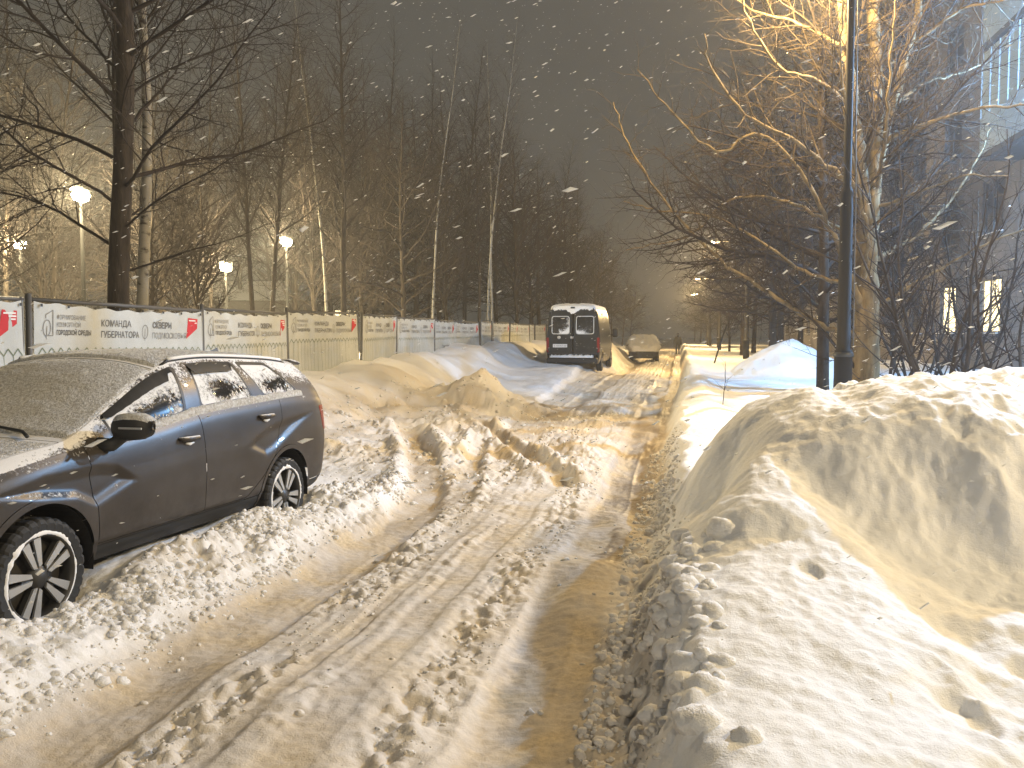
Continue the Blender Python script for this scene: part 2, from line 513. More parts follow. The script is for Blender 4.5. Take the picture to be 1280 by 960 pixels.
    ds, ts, _ = segdist(qx, qy, [(0.92, 6.4), (0.68, 5.6), (0.46, 4.85)])
    a2 = (1.20 - 0.42 * ts ** 1.2) * np.sqrt(np.clip(1 - (ds / (0.62 - 0.14 * ts)) ** 2.3, 0, 1))
    d3, t3, _ = segdist(qx, qy, [(0.50, 4.95), (0.54, 3.9), (0.55, 2.3)])
    a3 = (0.74 - 0.44 * t3 ** 0.9) * np.clip(1 - (d3 / 0.80) ** 2.1, 0, 1) ** 0.8
    a4 = 0.16 * np.exp(-(((qx - 0.86) / .34) ** 2 + ((qy - 5.15) / .60) ** 2)) + 0.10 * np.exp(-(((qx - 1.9) / .5) ** 2 + ((qy - 5.6) / .6) ** 2))
    near = 1 - sm(3.2, 5.2, y - 0.35 * (x - 1.5))
    base = base * (1 - 0.55 * near * sm(0.2, 0.9, x))
    heap = smax(smax(a1 + a4, a2, 0.16), a3, 0.14)
    for (cx, cyy, rx, ry, hh) in PILES[1:]:
        q = np.hypot((x - cx) / rx, (y - cyy) / ry) + 0.12 * fbm(x * 0.9, y * 0.9, 82, 3)
        base = base + hh * np.clip(1 - q, 0, 1) ** 0.9 * 1.15
    hr = smax(base, heap, 0.14)
    # scoured runnels on the heap's sunk right face, crust ripples
    hm = sm(0.35, 0.8, heap)
    run = gn((x * 0.85 - y * 0.52) * 2.6 + 0.5 * gn(x * 2, y * 2, 98), (x * 0.52 + y * 0.85) * 0.8, 95)
    slump = 1 - np.abs(gn(x * 1.15 + 0.35 * gn(x * 2.2, y * 2.2, 103), y * 0.8 + 0.3 * gn(x * 2.4, y * 2.4, 104), 105)) * 2.2
    facet = np.abs(gn(x * 2.7 + y * 0.8, y * 1.9 - x * 0.5, 106)) * 2 - .6
    rface = sm(0.7, 1.25, x)
    hr = hr + hm * (0.050 * (1 - np.abs(run) * 2) * rface + 0.030 * slump * rface + 0.020 * facet * rface + 0.022 * fbm(x * 3.6, y * 3.0, 96, 4) + (0.004 + 0.006 * rface) * fbm(x * 14, y * 14, 99, 3))
    hr = hr + 0.06 * near * fbm(x * 2.2, y * 2.2, 100, 4) * sm(0.7, 1.1, x)
    lowm = sm(0.12, 0.3, heap) * (1 - sm(0.55, 0.85, heap))
    hr = hr + lowm * (0.030 * fbm(x * 1.4 + 3.1, y * 1.4, 107, 3) + 0.007 * fbm(x * 8, y * 8, 108, 3))
    for (px_, py_, rr_, dd_) in ((0.62, 4.18, 0.07, 0.035), (1.05, 3.3, 0.12, 0.05), (1.3, 3.05, 0.10, 0.06), (1.6, 3.5, 0.11, 0.06), (1.45, 3.8, 0.10, 0.05)):
        q = np.hypot((x - px_) / rr_, (y - py_) / (rr_ * 1.35)) + 0.15 * gn(x * 6, y * 6, 109)
        hr = hr - dd_ * (1 - sm(0.65, 1.05, q)) + 0.0 * q
    h = h * (1 - right) + right * hr
    # footprints on the trodden patch
    # ---- crumble
    cmr = np.exp(-((x - edge + 0.10) / 0.17) ** 4) * (0.45 + 0.75 * sm(-0.3, 0.3, gn(x * 2, y * 0.9, 111) + 0.1))
    cmw = 0.55 * np.exp(-((x - edge - 0.16) / 0.12) ** 2) * sm(-0.1, 0.35, gn(x * 1.5, y * 0.8, 112))
    trod = near * sm(1.1, 1.4, x) * sm(0.0, 0.3, gn(x * 1.2, y * 1.2, 113)) * 0.6
    C = np.clip(np.maximum.reduce([cm, cml, ch2 * 0.85 + 0.12 * ch, cmr, cmw, wall * 0.9, trod]), 0, 1)
    C = C * (1 - 0.93 * np.clip(inrut * road * 1.2, 0, 1)) * (1 - 0.7 * np.clip(extra / 0.1, 0, 1))
    for (cx, cyy, rx, ry, hh) in PILES[:1]:
        C = np.maximum(C, 0.75 * sm(1.1, 0.55, np.hypot((x - cx) / rx, (y - cyy) / ry)) * sm(-0.1, 0.1, x - cx + 0.1))
    C = C * (1 - 0.6 * sm(25, 60, y))
    if fine:
        m = (C > 0.03) & (y < 60) & (np.abs(x) < 9)
        add = np.zeros_like(x)
        xs, ys_ = x[m], y[m]
        add[m] = C[m] * (0.34 * domes(xs + 0.02 * gn(xs * 9, ys_ * 9, 120), ys_ + 0.02 * gn(xs * 8, ys_ * 8, 119), 0.13, 121, 0.5) + 0.60 * domes(xs + 0.022 * gn(xs * 20, ys_ * 20, 118), ys_ + 0.02 * gn(xs * 18, ys_ * 18, 115), 0.058, 131, 0.75) + 0.7 * domes(xs, ys_, 0.036, 141, 0.7) + 0.030 * fbm(xs * 8, ys_ * 8, 117, 3) + 0.012 * fbm(xs * 24, ys_ * 24, 116, 2))
        h = h + add * (1 - 0.55 * sm(9, 17, y)) - 0.025 * C * m
        m2 = (y < 14) & (np.abs(x) < 6)
        fx_ = np.zeros_like(x); fx_[m2] = 0.006 * fbm(x[m2] * 16, y[m2] * 16, 150, 3)
        h = h + fx_
    # ---- dirt: sand and exhaust carried along the road, darker in ruts
    dn = 0.5 + 0.6 * fbm(x * 1.3, y * 0.5, 160, 3)
    dirt = road * np.clip(0.62 + 0.28 * dn + 0.35 * inrut, 0, 1)
    dirt = np.maximum(dirt, ch * np.clip(0.30 + 0.5 * dn, 0, 0.8))
    dirt = np.maximum(dirt, verge * berm * np.clip(0.12 + 0.35 * dn, 0, 0.6))
    dirt = np.maximum(dirt, 0.9 * np.clip(extra / 0.1, 0, 1))
    dirt = np.maximum(dirt, 0.55 * cmr)
    dirt = np.clip(dirt * (1 - 0.85 * sm(edge + 0.0, edge + 0.3, x)), 0, 1)
    ice_shade = 0.75 * inrut * road * sm(0.28, 0.55, gn(wx * 3.2, y * 0.9, 171) + 0.35 * gn(wx * 14, y * 7, 172)) * (wx > -1.2)
    ice_shade = np.maximum(ice_shade, 0.62 * road * sm(6.4, 8.2, y) * (1 - sm(15, 22, y)) * np.exp(-((wx + 0.50 + 0.1 * gn(wx * 3, y * 0.8, 176)) / 0.36) ** 6) * sm(-0.45, 0.15, gn(wx * 1.7, y * 0.4, 173) + 0.15 + 0.3 * gn(wx * 12, y * 3, 175)))  # the right bank's shadow, painted as a brown strip into the road colour
    ice_shade = np.maximum(ice_shade, 0.5 * road * sm(0.30, 0.5, gn(wx * 1.6, y * 0.35, 174)) * sm(8, 12, y))
    return h, dirt, np.clip(ice_shade, 0, 1)

def gz(x, y, fine=True):
    return float(ground_parts(np.array([float(x)]), np.array([float(y)]), fine)[0][0])

def graded(lo, a, b, hi, step, g_lo, g_hi, cap=12.0):
    xs = list(np.arange(a, b, step))
    s = step; p = xs[-1]
    while p < hi: s = min(s * g_hi, cap); p += s; xs.append(p)
    s = step; p = xs[0]; lo_l = []
    while p > lo: s = min(s * g_lo, cap); p -= s; lo_l.append(p)
    return np.array(lo_l[::-1] + xs)

GX = graded(-155, -4.3, 2.7, 155, 0.0165, 1.055, 1.05)
GY = graded(-12, 2.35, 7.2, 260, 0.0165, 1.10, 1.0085)
gx, gy = np.meshgrid(GX, GY)
ghh, gdirt, gice_shade = (a.ravel() for a in ground_parts(gx, gy))
gv = np.stack([gx.ravel(), gy.ravel(), ghh], 1)
nx, ny = len(GX), len(GY)
ii, jj = np.meshgrid(np.arange(nx - 1), np.arange(ny - 1))
q0 = (jj * nx + ii).ravel()
quads = np.stack([q0, q0 + 1, q0 + nx + 1, q0 + nx], 1)
fcx = gv[quads].mean(1)
is_road = (fcx[:, 0] > -2.72 - 0.5 * sm(9, 20, fcx[:, 1]) - 0.6 * sm(20, 40, fcx[:, 1])) & (fcx[:, 0] < -0.10 + 0.25 * sm(14, 30, fcx[:, 1])) & (fcx[:, 1] > -12)
is_heap = (fcx[:, 0] >= -0.10) & (fcx[:, 0] < 9) & (fcx[:, 1] < 14) & (fcx[:, 1] > 1) & ~is_road
fxl = -6.42 - 0.031 * (fcx[:, 1] - 7.5)
is_ridge = (np.abs(fcx[:, 0] - fxl) < 1.5) & (fcx[:, 1] > 8.5) & (fcx[:, 1] < 60) & ~is_road
def sub_ground(name, mask):
    q = quads[mask]; u, inv = np.unique(q.ravel(), return_inverse=True)
    me = meshdata(name, gv[u], inv.reshape(-1, 4))
    fattr(me, 'dirt', gdirt[u]); fattr(me, 'ice_shade', gice_shade[u])
    o = link(name, me, 'snow'); o['kind'] = 'structure'
    return o
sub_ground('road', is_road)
sub_ground('snow_bank', is_heap)
sub_ground('snow_ridge', is_ridge)
sub_ground('ground', ~(is_road | is_heap | is_ridge))

# ------------------------------------------------------------------ loose clods of snow
def icosphere():
    t = (1 + 5 ** 0.5) / 2
    v = np.array([(-1, t, 0), (1, t, 0), (-1, -t, 0), (1, -t, 0), (0, -1, t), (0, 1, t), (0, -1, -t), (0, 1, -t), (t, 0, -1), (t, 0, 1), (-t, 0, -1), (-t, 0, 1)], float)
    v /= np.linalg.norm(v[0])
    f = [(0, 11, 5), (0, 5, 1), (0, 1, 7), (0, 7, 10), (0, 10, 11), (1, 5, 9), (5, 11, 4), (11, 10, 2), (10, 7, 6), (7, 1, 8), (3, 9, 4), (3, 4, 2), (3, 2, 6), (3, 6, 8), (3, 8, 9), (4, 9, 5), (2, 4, 11), (6, 2, 10), (8, 6, 7), (9, 8, 1)]
    return v, np.array(f)
def ico_sub(v, f):
    v = list(map(tuple, v)); cache = {}; nf = []
    def mid(a, b):
        k = (min(a, b), max(a, b))
        if k not in cache:
            p = (np.array(v[a]) + v[b]); p /= np.linalg.norm(p); cache[k] = len(v); v.append(tuple(p))
        return cache[k]
    for a, b, c in f:
        x, y, z = mid(a, b), mid(b, c), mid(c, a)
        nf += [(a, x, z), (b, y, x), (c, z, y), (x, y, z)]
    return np.array(v), np.array(nf)
ICO0 = icosphere(); ICO1 = ico_sub(*ICO0); ICO2 = ico_sub(*ICO1)
rng = np.random.default_rng(11)

def clods(name, n, xr, yr, size, keep, dirt, ico=ICO1, power=2.2, sink=-0.12):
    x = rng.uniform(*xr, n * 3); y = rng.uniform(*yr, n * 3)
    k = rng.random(n * 3) < keep(x, y)
    x, y = x[k][:n], y[k][:n]; n = len(x)
    h, dd, _ = ground_parts(x, y)
    s = size[0] + (size[1] - size[0]) * rng.random(n) ** (power + 0.8)
    bv, bf = ico
    shapes = []
    for i in range(14):
        q = bv * (1 + 0.0 * bv)
        for _k in range(3):
            dvec = rng.normal(size=3); dvec /= np.linalg.norm(dvec)
            q = q * (1 + rng.uniform(-0.28, 0.34) * np.maximum(0, q @ dvec)[:, None])
        q = q * (1 + (0.17 if len(q) < 100 else 0.06) * rng.normal(size=(len(q), 1)))
        q = q * np.array([rng.uniform(0.75, 1.35), rng.uniform(0.75, 1.2), rng.uniform(0.6, 0.95)])
        shapes.append(q)
    V = []; F = []; D = []
    for i in range(n):
        q = shapes[rng.integers(14)]; a = rng.uniform(0, 2 * PI); c_, s_ = math.cos(a), math.sin(a)
        p = np.stack([q[:, 0] * c_ - q[:, 1] * s_, q[:, 0] * s_ + q[:, 1] * c_, q[:, 2]], 1) * s[i]
        V.append(p + [x[i], y[i], h[i] + s[i] * sink]); F.append(bf + i * len(bv)); D.append(np.full(len(bv), dirt * rng.uniform(0.5, 1.0)))
    me = meshdata(name, np.concatenate(V), np.concatenate(F))
    fattr(me, 'dirt', np.concatenate(D)); fattr(me, 'ice_shade', np.zeros(len(me.vertices)))
    o = link(name, me, 'clod'); o['kind'] = 'stuff'
    return o
def band(c, w_): return lambda x, y: np.exp(-((x - c) / w_) ** 4) * (0.25 + 0.75 * (gn(x * 2, y * 1.1, 201) > -0.05))
tag(clods('snow_clods', 3200, (-3.5, -2.55), (2.6, 8.6), (0.006, 0.030), band(-2.97, 0.30), 0.35), 'crumbled snow clods heaped between the parked wagon and the left rut', 'snow clods')
tag(clods('snow_clods', 1100, (-2.2, -0.85), (2.6, 10), (0.005, 0.020), lambda x, y: np.maximum(band(-1.93, 0.16)(x, y), 0.8 * band(-1.05, 0.16)(x, y)), 0.75), 'brown snow crumbs strewn along the raised middle of the road', 'snow clods')
tag(clods('snow_clods', 2600, (-0.46, 0.14), (2.6, 12), (0.006, 0.032), band(-0.20, 0.17), 0.45), 'pale snow lumps fallen along the foot of the right snow bank', 'snow clods')
tag(clods('snow_clods', 1500, (-5.4, -1.0), (8.6, 17), (0.010, 0.042), lambda x, y: 0.3 + 0.7 * (gn(x * 1.4, y * 1.1, 202) > 0.1), 0.55), 'churned snow lumps between the wagon and the small pile', 'snow clods')
tag(clods('snow_clods', 60, (-2.6, -0.35), (2.8, 9), (0.012, 0.03), lambda x, y: 0.5 + 0 * x, 0.8), 'single crumbs lying in the wheel ruts', 'snow clods')
tag(clods('snow_clods', 90, (-0.14, 0.30), (2.6, 5.0), (0.025, 0.065), lambda x, y: 0.6 * np.exp(-((x - 0.02) / 0.12) ** 2), 0.15, ICO2, 0.8, -0.25), 'rounded white snow blocks on the lip of the right bank', 'snow clods')

# ================================================================== CAR
def pchip(pts):
    X = np.array([p[0] for p in pts], float); Y = np.array([p[1] for p in pts], float)
    h = np.diff(X); d = np.diff(Y) / h
    m = np.zeros(len(X)); m[0] = d[0]; m[-1] = d[-1]
    for i in range(1, len(X) - 1):
        if d[i - 1] * d[i] > 0:
            w1, w2 = 2 * h[i] + h[i - 1], h[i] + 2 * h[i - 1]
            m[i] = (w1 + w2) / (w1 / d[i - 1] + w2 / d[i])
    def f(x):
        x = np.clip(np.asarray(x, float), X[0], X[-1])
        i = np.clip(np.searchsorted(X, x) - 1, 0, len(X) - 2)
        t = (x - X[i]) / h[i]
        return (2 * t**3 - 3 * t**2 + 1) * Y[i] + (t**3 - 2 * t**2 + t) * h[i] * m[i] + (-2 * t**3 + 3 * t**2) * Y[i + 1] + (t**3 - t**2) * h[i] * m[i + 1]
    return f

def polysdf(px, pz, poly):
    """signed distance, positive inside"""
    n = len(poly); d = np.full(np.shape(px), 1e9); ins = np.zeros(np.shape(px), bool)
    for i in range(n):
        ax, az = poly[i]; bx, bz = poly[(i + 1) % n]
        ex, ez = bx - ax, bz - az
        t = np.clip(((px - ax) * ex + (pz - az) * ez) / (ex * ex + ez * ez), 0, 1)
        d = np.minimum(d, np.hypot(px - ax - t * ex, pz - az - t * ez))
        c = ((az > pz) != (bz > pz))
        with np.errstate(divide='ignore', invalid='ignore'):
            c &= px < (bx - ax) * (pz - az) / (bz - az if bz != az else 1e-9) + ax
        ins ^= c
    return np.where(ins, d, -d)

class Surf:
    def __init__(s, v, t, a): s.v, s.t, s.a = v, t, a      # verts, triangles, per-vertex attributes
    def compact(s):
        u, inv = np.unique(s.t.ravel(), return_inverse=True)
        return Surf(s.v[u], inv.reshape(-1, 3), {k: q[u] for k, q in s.a.items()})
    def clip(s, val):
        """keep val > 0, cutting triangles exactly along val = 0"""
        val = np.where(np.abs(val) < 1e-7, 1e-7, val)
        pos = val[s.t] > 0; c = pos.sum(1)
        keep = [s.t[c == 3]]
        V = s.v; A = dict(s.a); newV = []; newA = {k: [] for k in A}; base = [len(V)]
        def cut(i, j):
            t = (val[i] / (val[i] - val[j]))
            newV.append(V[i] + (V[j] - V[i]) * t[:, None])
            for k in A: newA[k].append(A[k][i] + (A[k][j] - A[k][i]) * t)
            r = np.arange(len(i)) + base[0]; base[0] += len(i); return r
        for cnt in (1, 2):
            m = c == cnt
            if not m.any(): continue
            T = s.t[m]; P = pos[m]
            odd = np.argmax(P if cnt == 1 else ~P, 1); r = np.arange(len(T))
            a, b, d = T[r, odd], T[r, (odd + 1) % 3], T[r, (odd + 2) % 3]
            ab, ad = cut(a, b), cut(a, d)
            if cnt == 1: keep.append(np.stack([a, ab, ad], 1))
            else: keep.append(np.stack([ab, b, d], 1)); keep.append(np.stack([ab, d, ad], 1))
        if newV:
            V = np.concatenate([V] + newV); A = {k: np.concatenate([A[k]] + newA[k]) for k in A}
        return Surf(V, np.concatenate(keep), A).compact()
    def normals(s):
        n = np.zeros_like(s.v); e = np.cross(s.v[s.t[:, 1]] - s.v[s.t[:, 0]], s.v[s.t[:, 2]] - s.v[s.t[:, 0]])
        for k in range(3): np.add.at(n, s.t[:, k], e)
        return n / np.maximum(1e-12, np.linalg.norm(n, axis=1))[:, None]
    def offset(s, d):
        return Surf(s.v + s.normals() * (d if np.ndim(d) == 0 else np.asarray(d)[:, None]), s.t, s.a)
    def mirror(s):
        return Surf(s.v * [1, -1, 1], s.t[:, ::-1].copy(), s.a)
    def __add__(s, o):
        return Surf(np.concatenate([s.v, o.v]), np.concatenate([s.t, o.t + len(s.v)]), {k: np.concatenate([s.a[k], o.a[k]]) for k in s.a})
    def build(s, name, m, parent, attrs=()):
        me = meshdata(name, s.v, s.t)
        for k in attrs: fattr(me, k, s.a[k])
        return link(name, me, m, parent)

def car_half():
    zt = pchip([(-.93, .95), (-.90, 1.04), (-.84, 1.17), (-.74, 1.37), (-.66, 1.455), (-.5, 1.49), (0, 1.52), (.8, 1.54), (1.2, 1.525), (1.5, 1.46), (2.0, 1.22), (2.3, 1.075), (2.38, 1.045), (2.7, 1.01), (3.1, .93), (3.3, .85), (3.42, .76), (3.47, .68)])
    ze = pchip([(-.93, .93), (-.84, 1.14), (-.74, 1.33), (-.62, 1.40), (-.4, 1.435), (0, 1.465), (.8, 1.485), (1.2, 1.465), (1.45, 1.40), (1.93, 1.20), (2.2, 1.085), (2.36, 1.03), (2.7, .985), (3.1, .895), (3.3, .81), (3.42, .72), (3.47, .66)])
    ye = pchip([(-.93, .50), (-.84, .60), (-.74, .60), (-.4, .605), (.8, .63), (1.4, .63), (1.93, .70), (2.2, .745), (2.36, .76), (2.7, .745), (3.1, .70), (3.3, .62), (3.47, .45)])
    zb = pchip([(-.93, .90), (-.84, 1.06), (-.74, 1.14), (-.6, 1.165), (-.24, 1.165), (.4, 1.145), (1.15, 1.11), (1.6, 1.055), (2.2, 1.0), (2.6, .95), (3.1, .86), (3.3, .78), (3.47, .62)])
    ww = pchip([(-.93, .56), (-.90, .70), (-.84, .78), (-.72, .845), (-.5, .875), (0, .888), (1, .89), (2, .885), (2.635, .885), (3.0, .86), (3.2, .80), (3.35, .70), (3.47, .50)])
    z0 = pchip([(-.93, .45), (-.8, .36), (-.4, .31), (.5, .30), (2.2, .30), (3.0, .27), (3.4, .26), (3.47, .35)])
    xs = np.unique(np.concatenate([np.linspace(-.93, -.60, 44), np.linspace(-.60, 3.2, 300), np.linspace(3.2, 3.47, 30)]))
    n1, n2, n3 = 64, 26, 26
    rows = []
    for x in xs:
        w_, b, bot, e_z, e_y, t_z = float(ww(x)), float(zb(x)), float(z0(x)), float(ze(x)), float(ye(x)), float(zt(x))
        b = min(b, e_z - 0.012)
        cp = np.array([(w_ - .075, bot), (w_ - .028, bot + .10 * (b - bot) / .8), (w_, bot + (b - bot) * .47), (w_ - .006, bot + (b - bot) * .72), (w_ - .028, bot + (b - bot) * .90), (w_ - .062, b)])
        cp[:, 0] = np.maximum(cp[:, 0], .3)
        # Catmull-Rom through the control points
        ext = np.vstack([2 * cp[0] - cp[1], cp, 2 * cp[-1] - cp[-2]])
        tt = np.linspace(0, 5, n1); seg = np.minimum(tt.astype(int), 4); u = (tt - seg)[:, None]
        p0, p1, p2, p3 = (ext[seg + k] for k in range(4))
        low = .5 * ((2 * p1) + (p2 - p0) * u + (2 * p0 - 5 * p1 + 4 * p2 - p3) * u**2 + (3 * p1 - p0 - 3 * p2 + p3) * u**3)
        g = np.linspace(0, 1, n2 + 1)[1:]
        y_s = w_ - .062
        gy_ = y_s + (e_y - y_s) * g + .030 * np.sin(PI * g) * min(1, (e_z - b) / .25)
        gz_ = b + (e_z - b) * g
        # roof edge -> centre
        q = np.linspace(0, 1, n3 + 1)[1:]
        yy = e_y * np.cos(q * PI / 2) ** 0.9
        yy[-1] = 0
        tz = e_z + (t_z - e_z) * (1 - (yy / max(e_y, 1e-6)) ** 2.4)
        rows.append(np.concatenate([np.stack([np.full(n1, x), low[:, 0], low[:, 1], np.zeros(n1), np.zeros(n1), np.linspace(0, 1, n1)], 1),
                                    np.stack([np.full(n2, x), gy_, gz_, g, np.zeros(n2), np.ones(n2)], 1),
                                    np.stack([np.full(n3, x), yy, tz, np.ones(n3), q, np.ones(n3)], 1)]))
    G = np.array(rows); nu, nv = G.shape[:2]; P = G.reshape(-1, 6)
    a = (np.arange(nu - 1)[:, None] * nv + np.arange(nv - 1)[None]).ravel()
    T = np.concatenate([np.stack([a, a + nv + 1, a + nv], 1), np.stack([a, a + 1, a + nv + 1], 1)])
    v = P[:, :3].copy()
    # pressed-in flanks: a boomerang behind the front wheel and another ahead of the rear one
    x, z = v[:, 0], v[:, 2]
    lowm = sm(1.0, .97, P[:, 5]) * (P[:, 3] < .001)
    dA = polysdf(x, z, [(3.0, .80), (2.6, .875), (2.2, .885), (2.05, .865), (1.87, .745), (2.02, .70), (2.25, .625), (2.4, .70), (2.7, .74)])
    dB = polysdf(x, z, [(-.55, 1.02), (0.0, .985), (.32, .94), (.52, .875), (.64, .795), (.36, .69), (.2, .73), (-.1, .86)])
    v[:, 1] -= lowm * (.030 * sm(0, .07, dA) + .026 * sm(0, .07, dB))
    lip = sm(.39, .41, z) * sm(.44, .415, z)
    v[:, 1] -= lowm * .012 * sm(.43, .40, z) * (x < 2.3) * (x > .3)
    return Surf(v, T, dict(x=v[:, 0].copy(), z=v[:, 2].copy(), y=v[:, 1].copy(), gv=P[:, 3].copy(), tv=P[:, 4].copy(), lv=P[:, 5].copy()))

def rounded(*ds, k=0.03):
    """smooth minimum of half-plane distances"""
    m = ds[0]
    for d in ds[1:]: m = -smax(-m, -d, k)
    return m

def line(ax, az, bx, bz):
    """signed distance to a line in side view, positive to its right (larger x when going up)"""
    L = math.hypot(bx - ax, bz - az)
    return lambda a: ((a['x'] - ax) * (bz - az) - (a['z'] - az) * (bx - ax)) / L

MT['car_paint'] = paint_material('bronze_grey_paint', (0.043, 0.036, 0.031), 0.40, 0.4, 0.30, 0.98, 0.665)
MT['frost'] = frost_glass('frosted_glass')
MT['van_paint'] = paint_material('dark_van_paint', (0.012, 0.014, 0.016), 0.28, 0.2, 0.25, 0.85, 0.72)
def thin_snow():
    m = mat('blown_snow', (0.80, 0.80, 0.80), 0.75, spec=0.2)
    k = NT(m)
    n = k.noise(52, 4, 0.7); n2 = k.noise(150, 2)
    k.put(k.b.inputs['Base Color'], k.mix(k.ramp(n, (0.38, 0.0), (0.62, 1.0)), (0.52, 0.50, 0.46), (0.86, 0.86, 0.85)))
    k.bump(k.math('ADD', n, k.math('MULTIPLY', n2, 0.4)), 1.0, 0.03)
    return m
MT['thin_snow'] = thin_snow()

def build_wheel(name, r=0.322, wdt=0.205, crust=True, detail=True, snow_side=1):
    """axis along +y (outer face at +y), centre at origin"""
    e = bpy.data.objects.new(name, None)
    COL.objects.link(e)
    rim_r = 0.234; hw = wdt / 2
    n = 120 if detail else 32
    prof = [(rim_r - .012, -hw + .02), (rim_r + .02, -hw + .006), (r - .03, -hw), (r - .010, -hw + .012), (r, -hw + .03), (r, -.02), (r - .007, -.014), (r - .007, .014), (r, .02), (r, hw - .03), (r - .010, hw - .012), (r - .03, hw), (rim_r + .02, hw - .006), (rim_r - .002, hw - .012), (rim_r - .012, hw - .03)]
    mb = MB().lathe(prof, n, 'y')
    v = np.array(mb.v).reshape(len(prof), n, 3)
    if detail:                       # tread blocks: sunk grooves across the tread and shoulder
        for k in range(n):
            for i in range(2, 12):
                ph = (k + (1 if i >= 7 else 0)) % 4
                if ph == 0:
                    sc = (np.hypot(v[i, k, 0], v[i, k, 2]) - .011) / np.hypot(v[i, k, 0], v[i, k, 2])
                    v[i, k, 0] *= sc; v[i, k, 2] *= sc
    obj('tyre', v.reshape(-1, 3), mb.f, 'rubber', e, smooth=not detail)
    rim = MB().lathe([(rim_r - .004, hw - .016), (rim_r + .003, hw - .006), (rim_r - .004, hw - .004), (rim_r - .012, hw - .010), (rim_r - .020, hw - .03), (rim_r - .024, -hw + .03), (rim_r - .004, -hw + .015)], 64, 'y')
    rim_o = rim.build('rim', 'alloy_dark', e, True)
    MB().lathe([(0.0, hw - .075), (.10, hw - .075), (rim_r - .03, hw - .085)], 40, 'y').build('brake_disc', 'alloy_dark', rim_o, True)
    MB().lathe([(.0, hw - .012), (.026, hw - .013), (.034, hw - .018), (.062, hw - .026), (.066, hw - .06)], 32, 'y').build('hub_cap', 'alloy_dark', rim_o, True)
    for k in range(5):
        a = 2 * PI * k / 5 + PI / 2 + .06
        ca, sa = math.cos(a), math.sin(a)
        dark = MB(); bright = MB()
        def pt(rr, s_): return (rr * ca - s_ * sa, rr * sa + s_ * ca)
        poly = [pt(.050, -.022), pt(.216, -.062), pt(.216, .062), pt(.050, .022)]
        dark.prism([pt(.045, -.020), pt(.12, -.030), pt(.12, .030), pt(.045, .020)], hw - .055, hw - .028)
        for sgn in (-1, 1):
            q = [pt(.056, sgn * .006), pt(.066, sgn * .030), pt(.226, sgn * .068), pt(.226, sgn * .016)]
            if sgn > 0: q = q[::-1]
            bright.prism(q, hw - .030, hw - .016 + .0)
            dark.prism(q, hw - .062, hw - .0305)
        dark.build('spoke_back', 'alloy_dark', rim_o)
        bright.build('spoke', 'alloy', rim_o)
    if crust:
        V = []; F = []
        rr = random.Random(3)
        segs = 90
        for k in range(segs + 1):
            a = PI * (-0.25 + 1.75 * k / segs)
            top = max(0.12, math.sin(a) * .5 + .55)
            patch = .5 + .5 * math.sin(k * .37) * math.sin(k * .11 + 1); th = (.002 + .015 * rr.random() * patch) * top * (1 if 2 < k < segs - 2 else .15) - .004 * (patch < .3)
            for (dr, dy) in ((-.010, -.006), (.0, th), (.008 + .014 * rr.random() * top * patch, th * .8), (.016 + .045 * rr.random() * top * patch, -.008)):
                q = rim_r + dr
                V.append((q * math.cos(a), hw - .006 + dy, q * math.sin(a)))
        for k in range(segs):
            for i in range(3):
                b = k * 4 + i
                F.append((b, b + 1, b + 5, b + 4))
        obj('snow_crust', V, F, 'crust', e)
    return e

